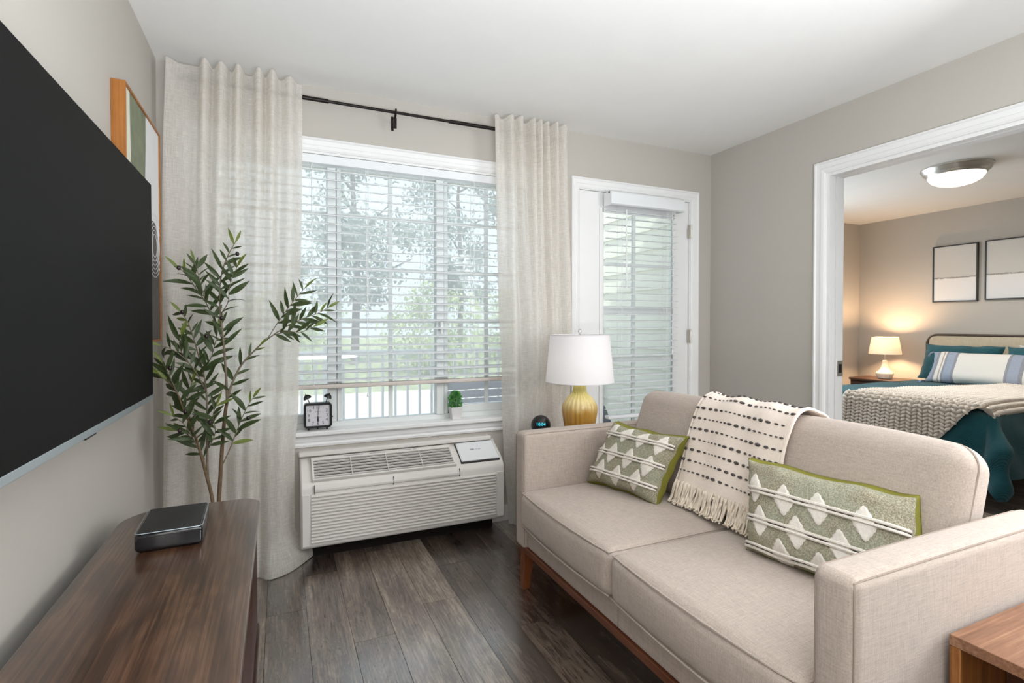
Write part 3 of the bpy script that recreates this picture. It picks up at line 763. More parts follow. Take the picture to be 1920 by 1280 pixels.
# ------------------------------------------------------------------ sofa
sofa = thing('sofa', 'beige upholstered two seat sofa with tapered wooden legs', 'sofa', (1.35, 1.37, 0))
SX0, SX1 = .965, 1.752
SYN0, SYN1, SYF0, SYF1 = .612, .700, 2.040, 2.128     # near arm, far arm
for n, (y0, y1) in (('arm', (SYN0, SYN1)), ('arm', (SYF0, SYF1))):
    a = build(n, MB().soft(((SX0 + SX1) / 2, (y0 + y1) / 2, (.188 + .697) / 2), ((SX1 - SX0) / 2, (y1 - y0) / 2, (.697 - .188) / 2), .022, 4, crown=(.004, .004, .004)), 'sofa', sofa, smooth=True)
    for y, yc in ((y0 + .0058, y0 + .0085), (y1 - .0058, y1 - .0085)):
        build('arm_seam', MB().tube([(SX0 + .0055, y, .21), (SX0 + .0055, y, .45), (SX0 + .0055, y, .672), (SX0 + .0088, yc, .6882), (SX0 + .026, y, .6915), ((SX0 + SX1) / 2, y - .0, .693), (SX1 - .03, y, .6915)], .0019, 5), 'seam', a)
build('seat_rail', MB().soft((1.308, 1.37, .240), (.326, .668, .043), .012, 2), 'sofa', sofa, smooth=True)
build('rail_seam', B(.9812, .983, 1.3685, 1.3715, .205, .278), 'seam', sofa)
# back frame
bk = MB().prism([(1.58, .2), (1.675, .630), (1.69, .645), (1.725, .645), (1.74, .625), (1.735, .2)], 'Y', SYN1 - .01, SYF0 + .01)
build('back_frame', bk, 'sofa', sofa, bevel=.012)
build('wood_plinth', MB().box(.974, 1.005, SYN0 + .03, SYF1 - .03, .172, .1975).box(1.70, 1.725, SYN0 + .03, SYF1 - .03, .172, .197).box(1.0, 1.71, SYN0 + .03, SYN0 + .055, .172, .197).box(1.0, 1.71, SYF1 - .055, SYF1 - .03, .172, .197), 'sofa_wood', sofa, bevel=.003)
for (x, y, dx, dy) in ((1.005, SYF1 - .05, -.006, .006), (1.005, SYN0 + .05, -.006, -.006), (1.705, SYF1 - .05, .02, .006), (1.705, SYN0 + .05, .02, -.006)):
    lg = MB(); t_, b_ = .027, .0155
    lg.add([(x + sx * t_, y + sy * t_ * .8, .19) for sy in (-1, 1) for sx in (-1, 1)] + [(x + dx + sx * b_ - (.006 if sx else 0), y + dy + sy * b_, 0) for sy in (-1, 1) for sx in (-1, 1)],
           [(0, 1, 3, 2), (4, 6, 7, 5), (0, 4, 5, 1), (2, 3, 7, 6), (0, 2, 6, 4), (1, 5, 7, 3)])
    build('leg', lg, 'sofa_leg', sofa, bevel=.003)
def loop_rect(fn, n=10):
    out = []
    for (a, b) in (((-1, -1), (1, -1)), ((1, -1), (1, 1)), ((1, 1), (-1, 1)), ((-1, 1), (-1, -1))):
        for k in range(n): t = k / n; out.append(fn(lerp(a[0], b[0], t), lerp(a[1], b[1], t)))
    return out
for (y0, y1) in ((SYN1 + .002, 1.372), (1.376, SYF0 - .002)):
    c = Vector((1.262, (y0 + y1) / 2, .3735)); h = (.318, (y1 - y0) / 2, .0795)
    q = build('seat_cushion', MB().soft(c, h, .036, 5, crown=(.016, .0, .018), div=8), 'sofa', sofa, smooth=True, angle=180)
    def sm(u, v, zz=0):
        x = u * (h[0] - .0105); y = v * (h[1] - .0105)
        cr = .016 * (1 - v * v) * (1 if u < -.99 else (abs(u) if u < 0 else .0))
        return (c.x + x - cr * .9, c.y + y, c.z + h[2] - .0100)
    build('piping', MB().tube(loop_rect(sm), .0032, 6, closed=True), 'sofa', q, smooth=True)
    build('piping', MB().tube([(c.x - h[0] + .010 - .016 * (1 - v * v), c.y + v * (h[1] - .008), c.z - h[2] + .010) for v in [-1 + .2 * k for k in range(11)]], .0032, 6), 'sofa', q, smooth=True)
TILT = Matrix.Rotation(math.radians(19), 3, 'Y')
BCH = .205
def bcush(y0, y1):
    c = Vector((1.596, (y0 + y1) / 2, .652)); h = (.076, (y1 - y0) / 2, BCH)
    q = build('back_cushion', MB().soft(c, h, .062, 6, crown=(.016, .004, .014), mat=TILT, div=7), 'sofa', sofa, smooth=True, angle=180)
    for sx in (-1,):
        pts = []
        r = .062
        for (z, yv) in [(-h[2] + .03, 1)] + [(h[2] - r + r * math.sin(a), (h[1] - r + r * math.cos(a)) / h[1]) for a in [k * PI / 12 for k in range(7)]] + [(h[2], .5), (h[2] + .004, 0), (h[2], -.5)] + [(h[2] - r + r * math.cos(a), -(h[1] - r + r * math.sin(a)) / h[1]) for a in [k * PI / 12 for k in range(7)]] + [(-h[2] + .03, -1)]:
            pts.append(c + TILT @ Vector((-.026, yv * (h[1] + .001), z + .001)))
        build('cushion_seam', MB().tube(pts, .0028, 5), 'seam', q, smooth=True)
bcush(SYN1 + .022, 1.372); bcush(1.376, SYF0 - .004)

# ------------------------------------------------------------------ throw over the sofa back
TH_Y0, TH_Y1 = 1.195, 1.590
def back_path(s):
    """point on the back cushion's outer profile at arc length s from low front, and its outward normal (x, z)"""
    hx, hz, r = .076 + .026, BCH + .022, .070
    L1 = .385
    if s < L1: p, nn = Vector((-hx - .004 * math.sin(s / L1 * PI), 0, hz - r - L1 + s)), Vector((-1, 0, 0))
    else:
        a = (s - L1) / r
        if a < PI / 2: p, nn = Vector((-hx + r - r * math.cos(a), 0, hz - r + r * math.sin(a))), Vector((-math.cos(a), 0, math.sin(a)))
        else:
            e = s - L1 - r * PI / 2; w = 2 * (hx - r)
            if e < w: p, nn = Vector((-hx + r + e, 0, hz)), Vector((0, 0, 1))
            else:
                a = (e - w) / r
                if a < PI / 2: p, nn = Vector((hx - r + r * math.sin(a), 0, hz - r + r * math.cos(a))), Vector((math.sin(a), 0, math.cos(a)))
                else: p, nn = Vector((hx, 0, hz - r - (a - PI / 2) * r)), Vector((1, 0, 0))
    return Vector((1.596, 0, .652)) + TILT @ p, TILT @ nn
TL = .80
def throw_pt(a, s, off=0):
    p, nn = back_path(s + .075)
    y = lerp(TH_Y1, TH_Y0, a) + .035 * (1 - s / TL) * (1 - a) - .005 * math.sin(s * 20)
    fold = .004 * math.sin(a * 17 + s * 4) + .003 * noise.noise((a * 5, s * 9, 2.2))
    d = nn * (off + fold + .004)
    return Vector((p.x, y, p.z)) + d
th = thing('throw_blanket', 'cream throw blanket with dashed charcoal rows and fringe draped over sofa back', 'blanket', (1.6, 1.39, .86))
def th_fn(u, v):
    e = math.sin(PI * 0)
    return throw_pt(u, v * TL)
tb = MB().grid(lambda u, v: throw_pt(u, v * TL, .003), 28, 60)
tm = build('cloth', tb, 'throw', th, smooth=True, angle=180, fix=False)
so = tm.modifiers.new('thickness', 'SOLIDIFY'); so.thickness = .006; so.offset = 0
build('hem', MB().tube([throw_pt(1, s, .003) for s in [TL * k / 40 for k in range(41)]], .006, 6), 'throw', th, smooth=True)
build('hem', MB().tube([throw_pt(0, s, .003) for s in [TL * k / 40 for k in range(41)]], .006, 6), 'throw', th, smooth=True)
rnd = random.Random(5)
for r_ in range(17):
    s = .055 + r_ * .0425
    if s > TL - .02: break
    m = MB(); a = .015; ph = rnd.random() * 6
    while a < .985:
        fat = .5 + .5 * math.sin(a * 11 + ph); ln = lerp(.0062, .0112, fat) * rnd.uniform(.85, 1.15)
        p = throw_pt(a, s + .004 * math.sin(a * 5), .008); q = throw_pt(min(1, a + .02), s + .004 * math.sin((a + .02) * 5), .008)
        t = (q - p).normalized(); nn = back_path(s + .075)[1]; b = nn.cross(t)
        mt = Matrix((t, b, nn)).transposed()
        m.ell(p, (ln, lerp(.0026, .0062, fat), lerp(.0020, .0038, fat)), 7, 4, mt)
        a += (ln * 2 + .0062) / .40
    build('stitch_row', m, 'stitch', th, smooth=True, angle=180)
for k in range(26):
    a = (k + .5) / 26; m = MB(); base = throw_pt(a, 0, .004)
    for j_ in range(5):
        p0 = base + Vector((rnd.uniform(-.003, .003), rnd.uniform(-.006, .006), .012)); pts = []
        sw = rnd.uniform(-.012, .012); L = rnd.uniform(.092, .118); ph = rnd.random() * 6
        for i in range(8):
            t = i / 7
            pts.append((p0.x - .030 * t + .005 * math.sin(t * 9 + ph) + rnd.uniform(-.001, .001) - .012 * max(0, t - .6), p0.y + sw * t + .006 * math.sin(t * 8 + ph + 1) * (.3 + t), max(p0.z - L * t, .474 + .002 * j_)))
        m.tube(pts, [.0044 - .0014 * (i / 7) for i in range(8)], 5)
    m.ell(base + Vector((-.004, 0, -.004)), (.006, .006, .007), 7, 5)
    build('tassel', m, 'fringe', th, smooth=True, angle=180)

# ------------------------------------------------------------------ sofa pillows
class Pillow:
    def __init__(s, c, ax, ay, T, bow=.07, sag=0):
        s.c = Vector(c); s.ax = Vector(ax); s.ay = Vector(ay); s.n = s.ax.cross(s.ay).normalized(); s.T = T; s.bow = bow; s.gus = 0
    def p(s, u, v, off=0, side=1):
        x = u * (1 - s.bow * (1 - v * v) * abs(u) ** 3); y = v * (1 - s.bow * (1 - u * u) * abs(v) ** 3)
        h = s.T * (max(0, (1 - u ** 4) * (1 - v ** 4)) ** .55)
        h *= 1 + .05 * noise.noise((u * 2.2 + s.c.x * 9, v * 2.2, s.c.y * 7))
        wr = .006 * math.sin(u * 12 + v * 6 + s.c.y * 9) * (abs(v) ** 3) + .004 * math.sin(v * 13 + u * 5) * (abs(u) ** 3); y += .022 * math.sin(u * 7.5 + s.c.y * 5) * abs(v) ** 3 * v
        if side < 0:
            mm = max(abs(u), abs(v)); e = s.gus * min(1, (1 - mm) / .05) * max(0, 1 - max(0, .95 - mm) / .35); x *= 1 + e; y *= 1 + e * 2.4
            h = h * .9 + .012 * min(1, (1 - mm) / .04)
        return s.c + s.ax * x + s.ay * y + s.n * (side * (h + off) + wr)
    def shell(s, side, n=26, uv=False):
        def tt(a): a = a * 2 - 1; return math.copysign(1 - (1 - abs(a)) ** 1.5, a)
        return MB().grid(lambda a, b: s.p(tt(a), tt(b), 0, side), n, n, uv=(lambda a, b: ((tt(a) + 1) / 2, (tt(b) + 1) / 2)) if uv else None, flip=side < 0)
def tufted(name, label, P, stripes, diamonds, dw, dh):
    t = thing(name, label, 'pillow', P.c, 'green tufted sofa pillows'); P.gus = .075
    build('front_cover', P.shell(1), 'sage', t, smooth=True, angle=180, fix=False)
    build('velvet_back', P.shell(-1), 'velvet', t, smooth=True, angle=180, fix=False, label='olive green velvet back')
    for v0 in stripes:
        for dv in (-.042, .042):
            pts = [P.p(-.985 + 1.97 * k / 36, v0 + dv, .0055) for k in range(37)]
            build('cord_stripe', MB().tube(pts, [.0042 + .0007 * (k % 2) for k in range(37)], 6), 'tuft', t, smooth=True)
        build('dark_stripe', MB().tube([P.p(-.985 + 1.97 * k / 36, v0, .001) for k in range(37)], .0018, 5), 'stitch', t, smooth=True)
    for (u0, v0) in diamonds:
        nv = 14; m = MB(); vs = []; fs = []; nu = 8
        for j_ in range(nv + 1):
            b = -1 + 2 * j_ / nv; wv = (1 - abs(b) ** 1.15) * .96 + .05 + .10 * (j_ % 2)
            for i in range(nu + 1):
                a = -1 + 2 * i / nu
                u = max(-.99, min(.99, u0 + dw * a * wv)); v = max(-.99, min(.99, v0 + dh * b))
                e = min(1, (1 - abs(a)) * 4, (1 - abs(b)) * 6 + .1)
                vs.append(P.p(u, v, .0006 + .0034 * e + .0011 * ((i + j_) % 2)))
        for j_ in range(nv):
            for i in range(nu): k = j_ * (nu + 1) + i; fs.append((k, k + 1, k + nu + 2, k + nu + 1))
        build('tufted_diamond', m.add(vs, fs), 'tuft', t, smooth=True, angle=60, fix=False)
    return t
def quadP(bl, br_, tl, tr, T, bow=.09):
    bl, br_, tl, tr = map(Vector, (bl, br_, tl, tr))
    c = (bl + br_ + tl + tr) / 4; ax = ((br_ + tr) - (bl + tl)) / 4; ay = ((tl + tr) - (bl + br_)) / 4
    return Pillow(c, ax, ay, T, bow)
P1 = quadP((1.262, 2.005, .470), (1.335, 1.615, .470), (1.385, 1.965, .726), (1.452, 1.592, .728), .058)
tufted('throw_pillow', 'square sage tufted pillow leaning in the far sofa corner', P1, (.62, .02, -.60),
       [(-.72, .75), (-.25, .72), (.22, .66), (.72, .60), (-.78, -.05), (-.36, .02), (.12, -.02), (.66, -.08), (-.52, -.55), (-.02, -.60), (.50, -.55)], .15, .32)
P2 = quadP((1.335, 1.185, .466), (1.395, .715, .466), (1.425, 1.262, .722), (1.505, .800, .724), .062, .05)
tufted('throw_pillow', 'long sage tufted lumbar pillow against the near sofa arm', P2, (.32, -.28, -.86),
       [(-.80, .36), (-.36, .26), (.06, .28), (.56, .26), (-.70, -.30), (-.20, -.30), (.30, -.30), (.78, -.30), (-.42, -.84), (.06, -.84), (.52, -.84)], .13, .32)

# ------------------------------------------------------------------ side tables
def side_table(name, label, y0, y1, loc):
    t = thing(name, label, 'side table', loc, 'matching walnut side tables')
    x0, x1, zt = 1.235, 1.74, .545; th_ = .022
    build('table_top', B(x0, x1, y0, y1, zt - th_, zt), 'walnut', t, bevel=.0015)
    for (a, b) in ((y0, y0 + .02), (y1 - .02, y1)):
        build('end_panel', B(x0 + .001, x1, a + .0005, b - .0005, 0, zt - th_), 'walnut_side', t, bevel=.0015)
    build('rear_panel', B(x1 - .03, x1 - .012, y0 + .02, y1 - .02, .02, zt - th_), 'walnut_side', t)
    build('drawer_front', B(x0 + .17, x0 + .19, y0 + .022, y1 - .022, .30, zt - th_ - .002), 'walnut_dark', t, bevel=.001)
    build('lower_shelf', B(x0 + .02, x1 - .03, y0 + .02, y1 - .02, .09, .11), 'walnut_dark', t)
side_table('side_table', 'walnut side table behind the far sofa arm holding the yellow lamp', 2.20, 2.715, (1.48, 2.47, 0))
side_table('side_table', 'walnut side table in the foreground before the near sofa arm', .105, .596, (1.48, .35, 0))

# ------------------------------------------------------------------ yellow table lamp
LX, LY, LZ = 1.504, 2.46, .545
tl = thing('table_lamp', 'mustard ribbed ceramic table lamp with white drum shade', 'lamp', (LX, LY, LZ))
def ribs(a, z, r): return .0022 * math.cos(a * 22) * smooth01((z - .0) / .03) + .0011 * math.sin(a * 66 + z * 420 * (1 if int(a * 11 / PI) % 2 else -1)) * (1 if r > .05 else .2)
build('lamp_base', MB().lathe([(.064, 0), (.070, .006), (.078, .05), (.087, .10), (.094, .145), (.096, .165), (.093, .185), (.082, .207), (.064, .228), (.046, .245), (.037, .258), (.034, .272), (.033, .305)], 132, (LX, LY, LZ), ribs), 'ceramic', tl, smooth=True, angle=180)
build('lamp_neck', MB().tube([(LX, LY, LZ + .305), (LX, LY, LZ + .36)], .010, 12), 'shade_pole', tl, smooth=True)
build('harp', MB().tube([(LX, LY - .035 * math.sin(k * PI / 12) , LZ + .35 + .218 * k / 12) for k in range(13)], .002, 6).tube([(LX, LY + .035 * math.sin(k * PI / 12), LZ + .35 + .218 * k / 12) for k in range(13)], .002, 6), 'shade_pole', tl, smooth=True)
SZ0, SZ1 = .860, 1.115
sh = build('lamp_shade', MB().lathe([(.187, SZ0 - LZ), (.162, SZ1 - LZ)], 64, (LX, LY, LZ), caps=False), 'shade', tl, smooth=True, angle=180)
build('shade_rim', MB().tube([(LX + .187 * math.cos(a), LY + .187 * math.sin(a), SZ0) for a in [2 * PI * k / 64 for k in range(64)]], .0026, 6, closed=True), 'shade', sh, smooth=True)
build('shade_rim', MB().tube([(LX + .162 * math.cos(a), LY + .162 * math.sin(a), SZ1) for a in [2 * PI * k / 64 for k in range(64)]], .0026, 6, closed=True), 'shade', sh, smooth=True)
sp = MB()
for k in range(3): a = 2 * PI * k / 3 + .4; sp.tube([(LX, LY, SZ1 - .006), (LX + .161 * math.cos(a), LY + .161 * math.sin(a), SZ1 - .004)], .0016, 6)
build('spider', sp, 'shade_pole', sh)
build('finial', MB().lathe([(.004, 0), (.009, .003), (.005, .009), (.0085, .016), (.0105, .024), (.008, .032), (.002, .036)], 16, (LX, LY, SZ1 - .004)), 'shade_pole', tl, smooth=True)
build('bulb', MB().ell((LX, LY, .955), (.028, .028, .038), 14, 10), emis('lamp_bulb', '#fff4e4', 6), tl, smooth=True)
b1 = lamp('table_lamp_light', 'POINT', (LX, LY, .955), 1.5, (1, .96, .92), shadow_soft_size=.04)

# ------------------------------------------------------------------ smart clock ball
ED = thing('smart_speaker', 'round black speaker showing glowing time digits on the side table', 'speaker', (1.355, 2.635, .545))
ec = Vector((1.355, 2.635, .601))
build('speaker_body', MB().ell(ec, (.056, .056, .056), 28, 18), 'dark', ED, smooth=True)
def text_mesh(txt, size, extrude=.0004):
    cu = bpy.data.curves.new('txt', 'FONT'); cu.body = txt; cu.size = size; cu.align_x = 'CENTER'; cu.align_y = 'CENTER'; cu.extrude = extrude; cu.resolution_u = 2
    ob = bpy.data.objects.new('txt', cu); COL.objects.link(ob)
    dg = bpy.context.evaluated_depsgraph_get(); me = bpy.data.meshes.new_from_object(ob.evaluated_get(dg))
    vs = [tuple(v.co) for v in me.vertices]; fs = [tuple(p.vertices) for p in me.polygons]
    bpy.data.objects.remove(ob); bpy.data.curves.remove(cu); bpy.data.meshes.remove(me); return vs, fs
view = Vector((-ec.x, -ec.y, 0)).normalized(); rt_ = Vector((-view.y, view.x, 0)); 
vs, fs = text_mesh('10:04', .024)
nv = []
for (x, y, z) in vs:
    d = math.sqrt(max(0, .0562 ** 2 - x * x - (y + .013) ** 2)); p = ec + rt_ * x + Vector((0, 0, y + .013)) + view * (d + z + .0006)
    nv.append(p)
build('time_display', MB().add(nv, fs), emis('cyan_digits', '#38d8ee', 1.6), ED, fix=False, label='cyan time digits reading 10:04')

# ------------------------------------------------------------------ alarm clock on the sill
KX, KY, KZ = .178, 2.868, .629
ck = thing('alarm_clock', 'square black twin bell alarm clock on the window sill', 'clock', (KX, KY, KZ))
hw, hh, cz = .068, .064, KZ + .012 + .064
outer = rrect(KX - hw, KX + hw, cz - hh, cz + hh, (.017,) * 4, 6); inner = rrect(KX - hw + .011, KX + hw - .011, cz - hh + .011, cz + hh - .011, (.005,) * 4, 6)
m = MB(); n = len(outer)
ring = [(x, KY - .026, z) for x, z in outer] + [(x, KY - .026, z) for x, z in inner] + [(x, KY - .018, z) for x, z in inner] + [(x, KY + .022, z) for x, z in outer]
F = []
for i in range(n):
    q = (i + 1) % n
    F += [(i, q, n + q, n + i), (n + i, n + q, 2 * n + q, 2 * n + i), (3 * n + i, 3 * n + q, q, i)]
F.append(tuple(range(3 * n, 4 * n)))
build('clock_case', m.add(ring, F), 'dark', ck, bevel=.002)
dl = build('dial', MB().prism(rrect(KX - hw + .009, KX + hw - .009, cz - hh + .009, cz + hh - .009, (.005,) * 4, 4), 'Y', KY - .0185, KY - .015), 'dial', ck)
for k in range(1, 13):
    a = PI / 2 - k * PI / 6; ca, sa = math.cos(a), math.sin(a); s_ = min(1 / max(abs(ca), 1e-6), 1 / max(abs(sa), 1e-6))
    px_, pz_ = KX + .044 * ca * min(s_, 1.12), cz + .042 * sa * min(s_, 1.12)
    vs, fs = text_mesh(str(k), .0235, .0002)
    build('numeral', MB().add([(px_ + x * .9, KY - .0188 - z, pz_ + y) for x, y, z in vs], fs), 'ink', dl, fix=False)
for (w_, h_, dz) in ((.026, .0022, .018), (.034, .002, -.010), (.016, .002, -.015)):
    build('dial_print', B(KX - w_ / 2, KX + w_ / 2, KY - .0189, KY - .0184, cz + dz, cz + dz + h_), 'ac_text', dl)
build('minute_hand', MB().prism([(KX - .0012, cz - .008), (KX + .0012, cz - .008), (KX + .0026, cz + .046), (KX + .0012, cz + .050)], 'Y', KY - .0212, KY - .0202), 'ink', ck)
build('hour_hand', MB().prism([(KX - .001, cz), (KX + .001, cz), (KX + .004, cz - .026), (KX, cz - .038), (KX - .004, cz - .026)], 'Y', KY - .0200, KY - .0192), 'ink', ck)
build('hand_pin', MB().tube([(KX, KY - .024, cz), (KX, KY - .018, cz)], .003, 10), 'steel', ck)
for sg in (-1, 1):
    b = Vector((KX + sg * .040, KY, cz + hh)); tp = b + Vector((sg * .008, 0, .022)); ax_ = Vector((sg * .42, 0, .9)).normalized()
    rot = Vector((0, 0, 1)).rotation_difference(ax_).to_matrix()
    bell = MB()
    bell.lathe([(.021, 0), (.020, .006), (.016, .014), (.009, .020), (.002, .022)], 18); bell.v = [tuple(tp + rot @ Vector(v)) for v in bell.v]
    bo = build('bell', bell, 'dark', ck, smooth=True, angle=60)
    build('bell_stem', MB().tube([b, tp + ax_ * .004], .0022, 8), 'dark', bo); build('bell_nut', MB().ell(tp + ax_ * .024, (.003, .003, .003), 8, 6), 'dark', bo)
for dx in (-.045, .045): build('foot', MB().tube([(KX + dx, KY - .012, KZ), (KX + dx * .97, KY - .012, KZ + .013)], .0045, 8), 'dark', ck)
build('foot', MB().tube([(KX, KY + .014, KZ), (KX, KY + .012, KZ + .013)], .004, 8), 'dark', ck)
build('wind_key', MB().box(KX + hw, KX + hw + .006, KY - .008, KY + .006, cz - .016, cz - .010), 'dark', ck)

# ------------------------------------------------------------------ small potted boxwood on the sill
bp = thing('potted_plant', 'tiny green boxwood plant in a white square pot on the sill', 'plant', (.924, 2.875, .629))
pm = MB(); px_, py_, pz_ = .924, 2.875, .629
pm.add([(px_ + sx * .025, py_ + sy * .025, pz_) for sy in (-1, 1) for sx in (-1, 1)] + [(px_ + sx * .036, py_ + sy * .036, pz_ + .071) for sy in (-1, 1) for sx in (-1, 1)] +
       [(px_ + sx * .032, py_ + sy * .032, pz_ + .071) for sy in (-1, 1) for sx in (-1, 1)] + [(px_ + sx * .031, py_ + sy * .031, pz_ + .062) for sy in (-1, 1) for sx in (-1, 1)],
       [(0, 1, 3, 2), (0, 4, 5, 1), (2, 3, 7, 6), (0, 2, 6, 4), (1, 5, 7, 3), (4, 8, 9, 5), (6, 7, 11, 10), (4, 6, 10, 8), (5, 9, 11, 7), (8, 12, 13, 9), (10, 11, 15, 14), (8, 10, 14, 12), (9, 13, 15, 11), (12, 14, 15, 13)])
build('pot', pm, 'white_pot', bp, bevel=.003)
rnd = random.Random(11); fm_ = MB()
for k in range(1000):
    th_ = rnd.random() * 2 * PI; h_ = rnd.random() ** .8; R_ = .039 * math.sqrt(max(0, 1 - ((h_ - .36) / .68) ** 2)); rr = R_ * rnd.uniform(.2, 1.0)
    c = Vector((px_ + rr * math.cos(th_), py_ + rr * math.sin(th_), pz_ + .062 + .094 * h_))
    d = Vector((math.cos(th_) + rnd.uniform(-.6, .6), math.sin(th_) + rnd.uniform(-.6, .6), rnd.uniform(-.2, 1.3))).normalized(); sd = d.orthogonal().normalized() * .0040; L = d * rnd.uniform(.007, .012)
    up_ = d.cross(sd).normalized() * .0012
    fm_.add([c, c + L * .5 + sd + up_, c + L, c + L * .5 - sd + up_], [(0, 1, 2, 3)])
build('foliage', fm_, 'box_leaf', bp, kind='stuff', fix=False)
build('stem', MB().tube([(px_, py_, pz_ + .055), (px_, py_, pz_ + .13)], .003, 6), 'bark', bp)

# ------------------------------------------------------------------ faux olive tree in the corner
ol = thing('olive_tree', 'tall slender olive tree with dark fruit standing between console and curtain', 'plant', (-.262, 2.42, 0))
OY = 2.42
# branch paths as (x, z, dy) in metres; the planter stands on the floor behind the console
def ob(u, v, dy=0):
    """lay a branch point out on an upright sheet through the planter, leaning by dy"""
    a = .4195; tx = (u - 960) / 977.3; tz = (622.2 - v) / 977.3 - .0136
    fx, fy = math.sin(a) + tx * math.cos(a), math.cos(a) - tx * math.sin(a)
    t = (OY + dy) / fy
    return Vector((fx * t, OY + dy, H + tz * t))
leafs = []; twigs = []
def branch(pts, r0, r1, name='branch', n=5, mat='bark'):
    P = spline(pts, n); m = len(P)
    twigs.append((name, P, [lerp(r0, r1, k / (m - 1)) for k in range(m)], mat)); return P
S1 = branch([Vector((-.245, OY, .30)), ob(396, 941), ob(385, 892), ob(374, 850, -.01), ob(362, 812, -.02), ob(346, 775, -.03), ob(330, 735, -.03), ob(312, 712, -.04)], .0075, .0022, 'trunk')
S2 = branch([Vector((-.235, OY + .01, .30)), ob(408, 941), ob(412, 880), ob(416, 825), ob(421, 775), ob(425, 750)], .0085, .0062, 'trunk')
brs = [
 ([ob(425, 750), ob(423, 700), ob(420, 655), ob(415, 605), ob(412, 560), ob(416, 515), ob(428, 480), ob(442, 455)], .0052, .0016, 330),
 ([ob(425, 750), ob(432, 725), ob(443, 700), ob(455, 680), ob(472, 662), ob(486, 648)], .0052, .0030, 700),
 ([ob(486, 648), ob(512, 628), ob(540, 610), ob(566, 598), ob(594, 588), ob(616, 576)], .0028, .0012, 490),
 ([ob(500, 637, .01), ob(520, 606, .02), ob(540, 578, .03), ob(556, 558, .03), ob(572, 540, .03)], .0020, .0010, 510),
 ([ob(512, 628), ob(540, 622, -.03), ob(566, 622, -.05), ob(588, 612, -.05)], .0018, .0009, 540),
 ([ob(418, 640, .01), ob(402, 600, .02), ob(385, 565, .03), ob(366, 538, .03), ob(350, 515, .03), ob(336, 502, .03)], .0026, .0011, 400),
 ([ob(385, 565, .03), ob(378, 535, .0), ob(372, 512), ob(366, 490)], .0018, .0009, 390),
 ([ob(414, 590), ob(428, 566, -.03), ob(430, 545, -.04), ob(436, 520, -.04), ob(446, 500, -.04)], .002, .001, 440),
 ([ob(388.5, 908), ob(387, 878, .004), ob(387, 830, .02), ob(387, 780, .03), ob(386, 735, .03), ob(380, 695, .03), ob(370, 660, .03), ob(360, 625, .03), ob(350, 600, .03), ob(340, 586, .03)], .0050, .0013, 375),
 ([ob(386, 735, .03), ob(368, 700, -.02), ob(346, 672, -.04), ob(322, 655, -.05), ob(302, 648, -.05)], .0028, .0011, 330),
 ([ob(346, 672, -.04), ob(338, 655, -.02), ob(336, 640), ob(340, 628)], .0016, .0009, 330),
 ([ob(374, 850), ob(356, 815, -.04), ob(340, 792, -.06), ob(322, 780, -.06)], .0026, .0011, 330),
 ([ob(382, 862), ob(366, 832, .03), ob(350, 815, .05), ob(330, 808, .05)], .0022, .0010, 330),
 ([ob(390, 840, -.01), ob(402, 810, -.02), ob(398, 780, -.03), ob(404, 760, -.03)], .0022, .0010, 405),
 ([ob(416, 870), ob(428, 845, -.01), ob(441, 812, -.02), ob(452, 785, -.02), ob(463, 762, -.02), ob(474, 745, -.02)], .0024, .0010, 460),
 ([ob(330, 735, -.03), ob(315, 700, -.06), ob(304, 680, -.06)], .0020, .0010, 300),
 ([ob(312, 712, -.04), ob(300, 706, -.05), ob(294, 700, -.05)], .0016, .0009, 300),
 ([ob(362, 812), ob(345, 770, .03), ob(352, 740, .04), ob(360, 715, .04)], .0022, .001, 350),
 ([ob(380, 700, .02), ob(396, 668, .03), ob(404, 640, .03), ob(410, 615, .03)], .0020, .001, 400),
]
rnd = random.Random(21)
SPEC = []
for (pts, r0, r1, _) in brs:
    P = branch(pts, r0, r1, 'branch', 6, 'twig'); SPEC.append(P)
SPEC.append(S1[len(S1) // 2:])
# leaf meshes: lanceolate, folded along the midrib, bent; a few shapes shared by all leaves
def leaf_mesh(bend, wid, twist):
    m = MB(); n = 6; rows = []
    for i in range(n + 1):
        t = i / n; w_ = wid * math.sin(PI * min(1, t * .94 + .04)) ** .9 * (1 - .25 * t); z = bend * t * t; x = t
        for sgn in (-1, 0, 1): rows.append((x, sgn * w_, z + abs(sgn) * w_ * .35 + twist * sgn * t * w_))
    fs = [(i * 3 + k, i * 3 + k + 1, i * 3 + k + 4, i * 3 + k + 3) for i in range(n) for k in range(2)]
    m.add(rows, fs); return mesh_from('leaf', m, Vector(), True, 180, fix=False)
LM = []
for (b_, w_, tw) in ((-.10, .125, .5), (-.30, .110, -.6), (.10, .10, .3), (-.20, .14, .0)):
    for mt in ('leaf', 'leaf_young'):
        me = leaf_mesh(b_, w_, tw); me.materials.append(M[mt]); LM.append(me)
cnt = 0
def put_leaf(p, d, L, young):
    global cnt
    if cnt >= 298: return
    me = LM[rnd.randrange(4) * 2 + (1 if young else 0)]
    o = bpy.data.objects.new('leaf', me); COL.objects.link(o); o.parent = ol
    d = d.normalized(); up = Vector((rnd.uniform(-.7, .7), -1.0, rnd.uniform(.1, 1.0))); y = up.cross(d)
    if y.length < 1e-3: y = d.orthogonal()
    y.normalize(); z = d.cross(y)
    R_ = Matrix((d, y, z)).transposed().to_4x4()
    o.matrix_local = Matrix.Translation(p - Vector(ol.location)) @ R_ @ Matrix.Diagonal((L, L, L, 1)); cnt += 1
tot = 0
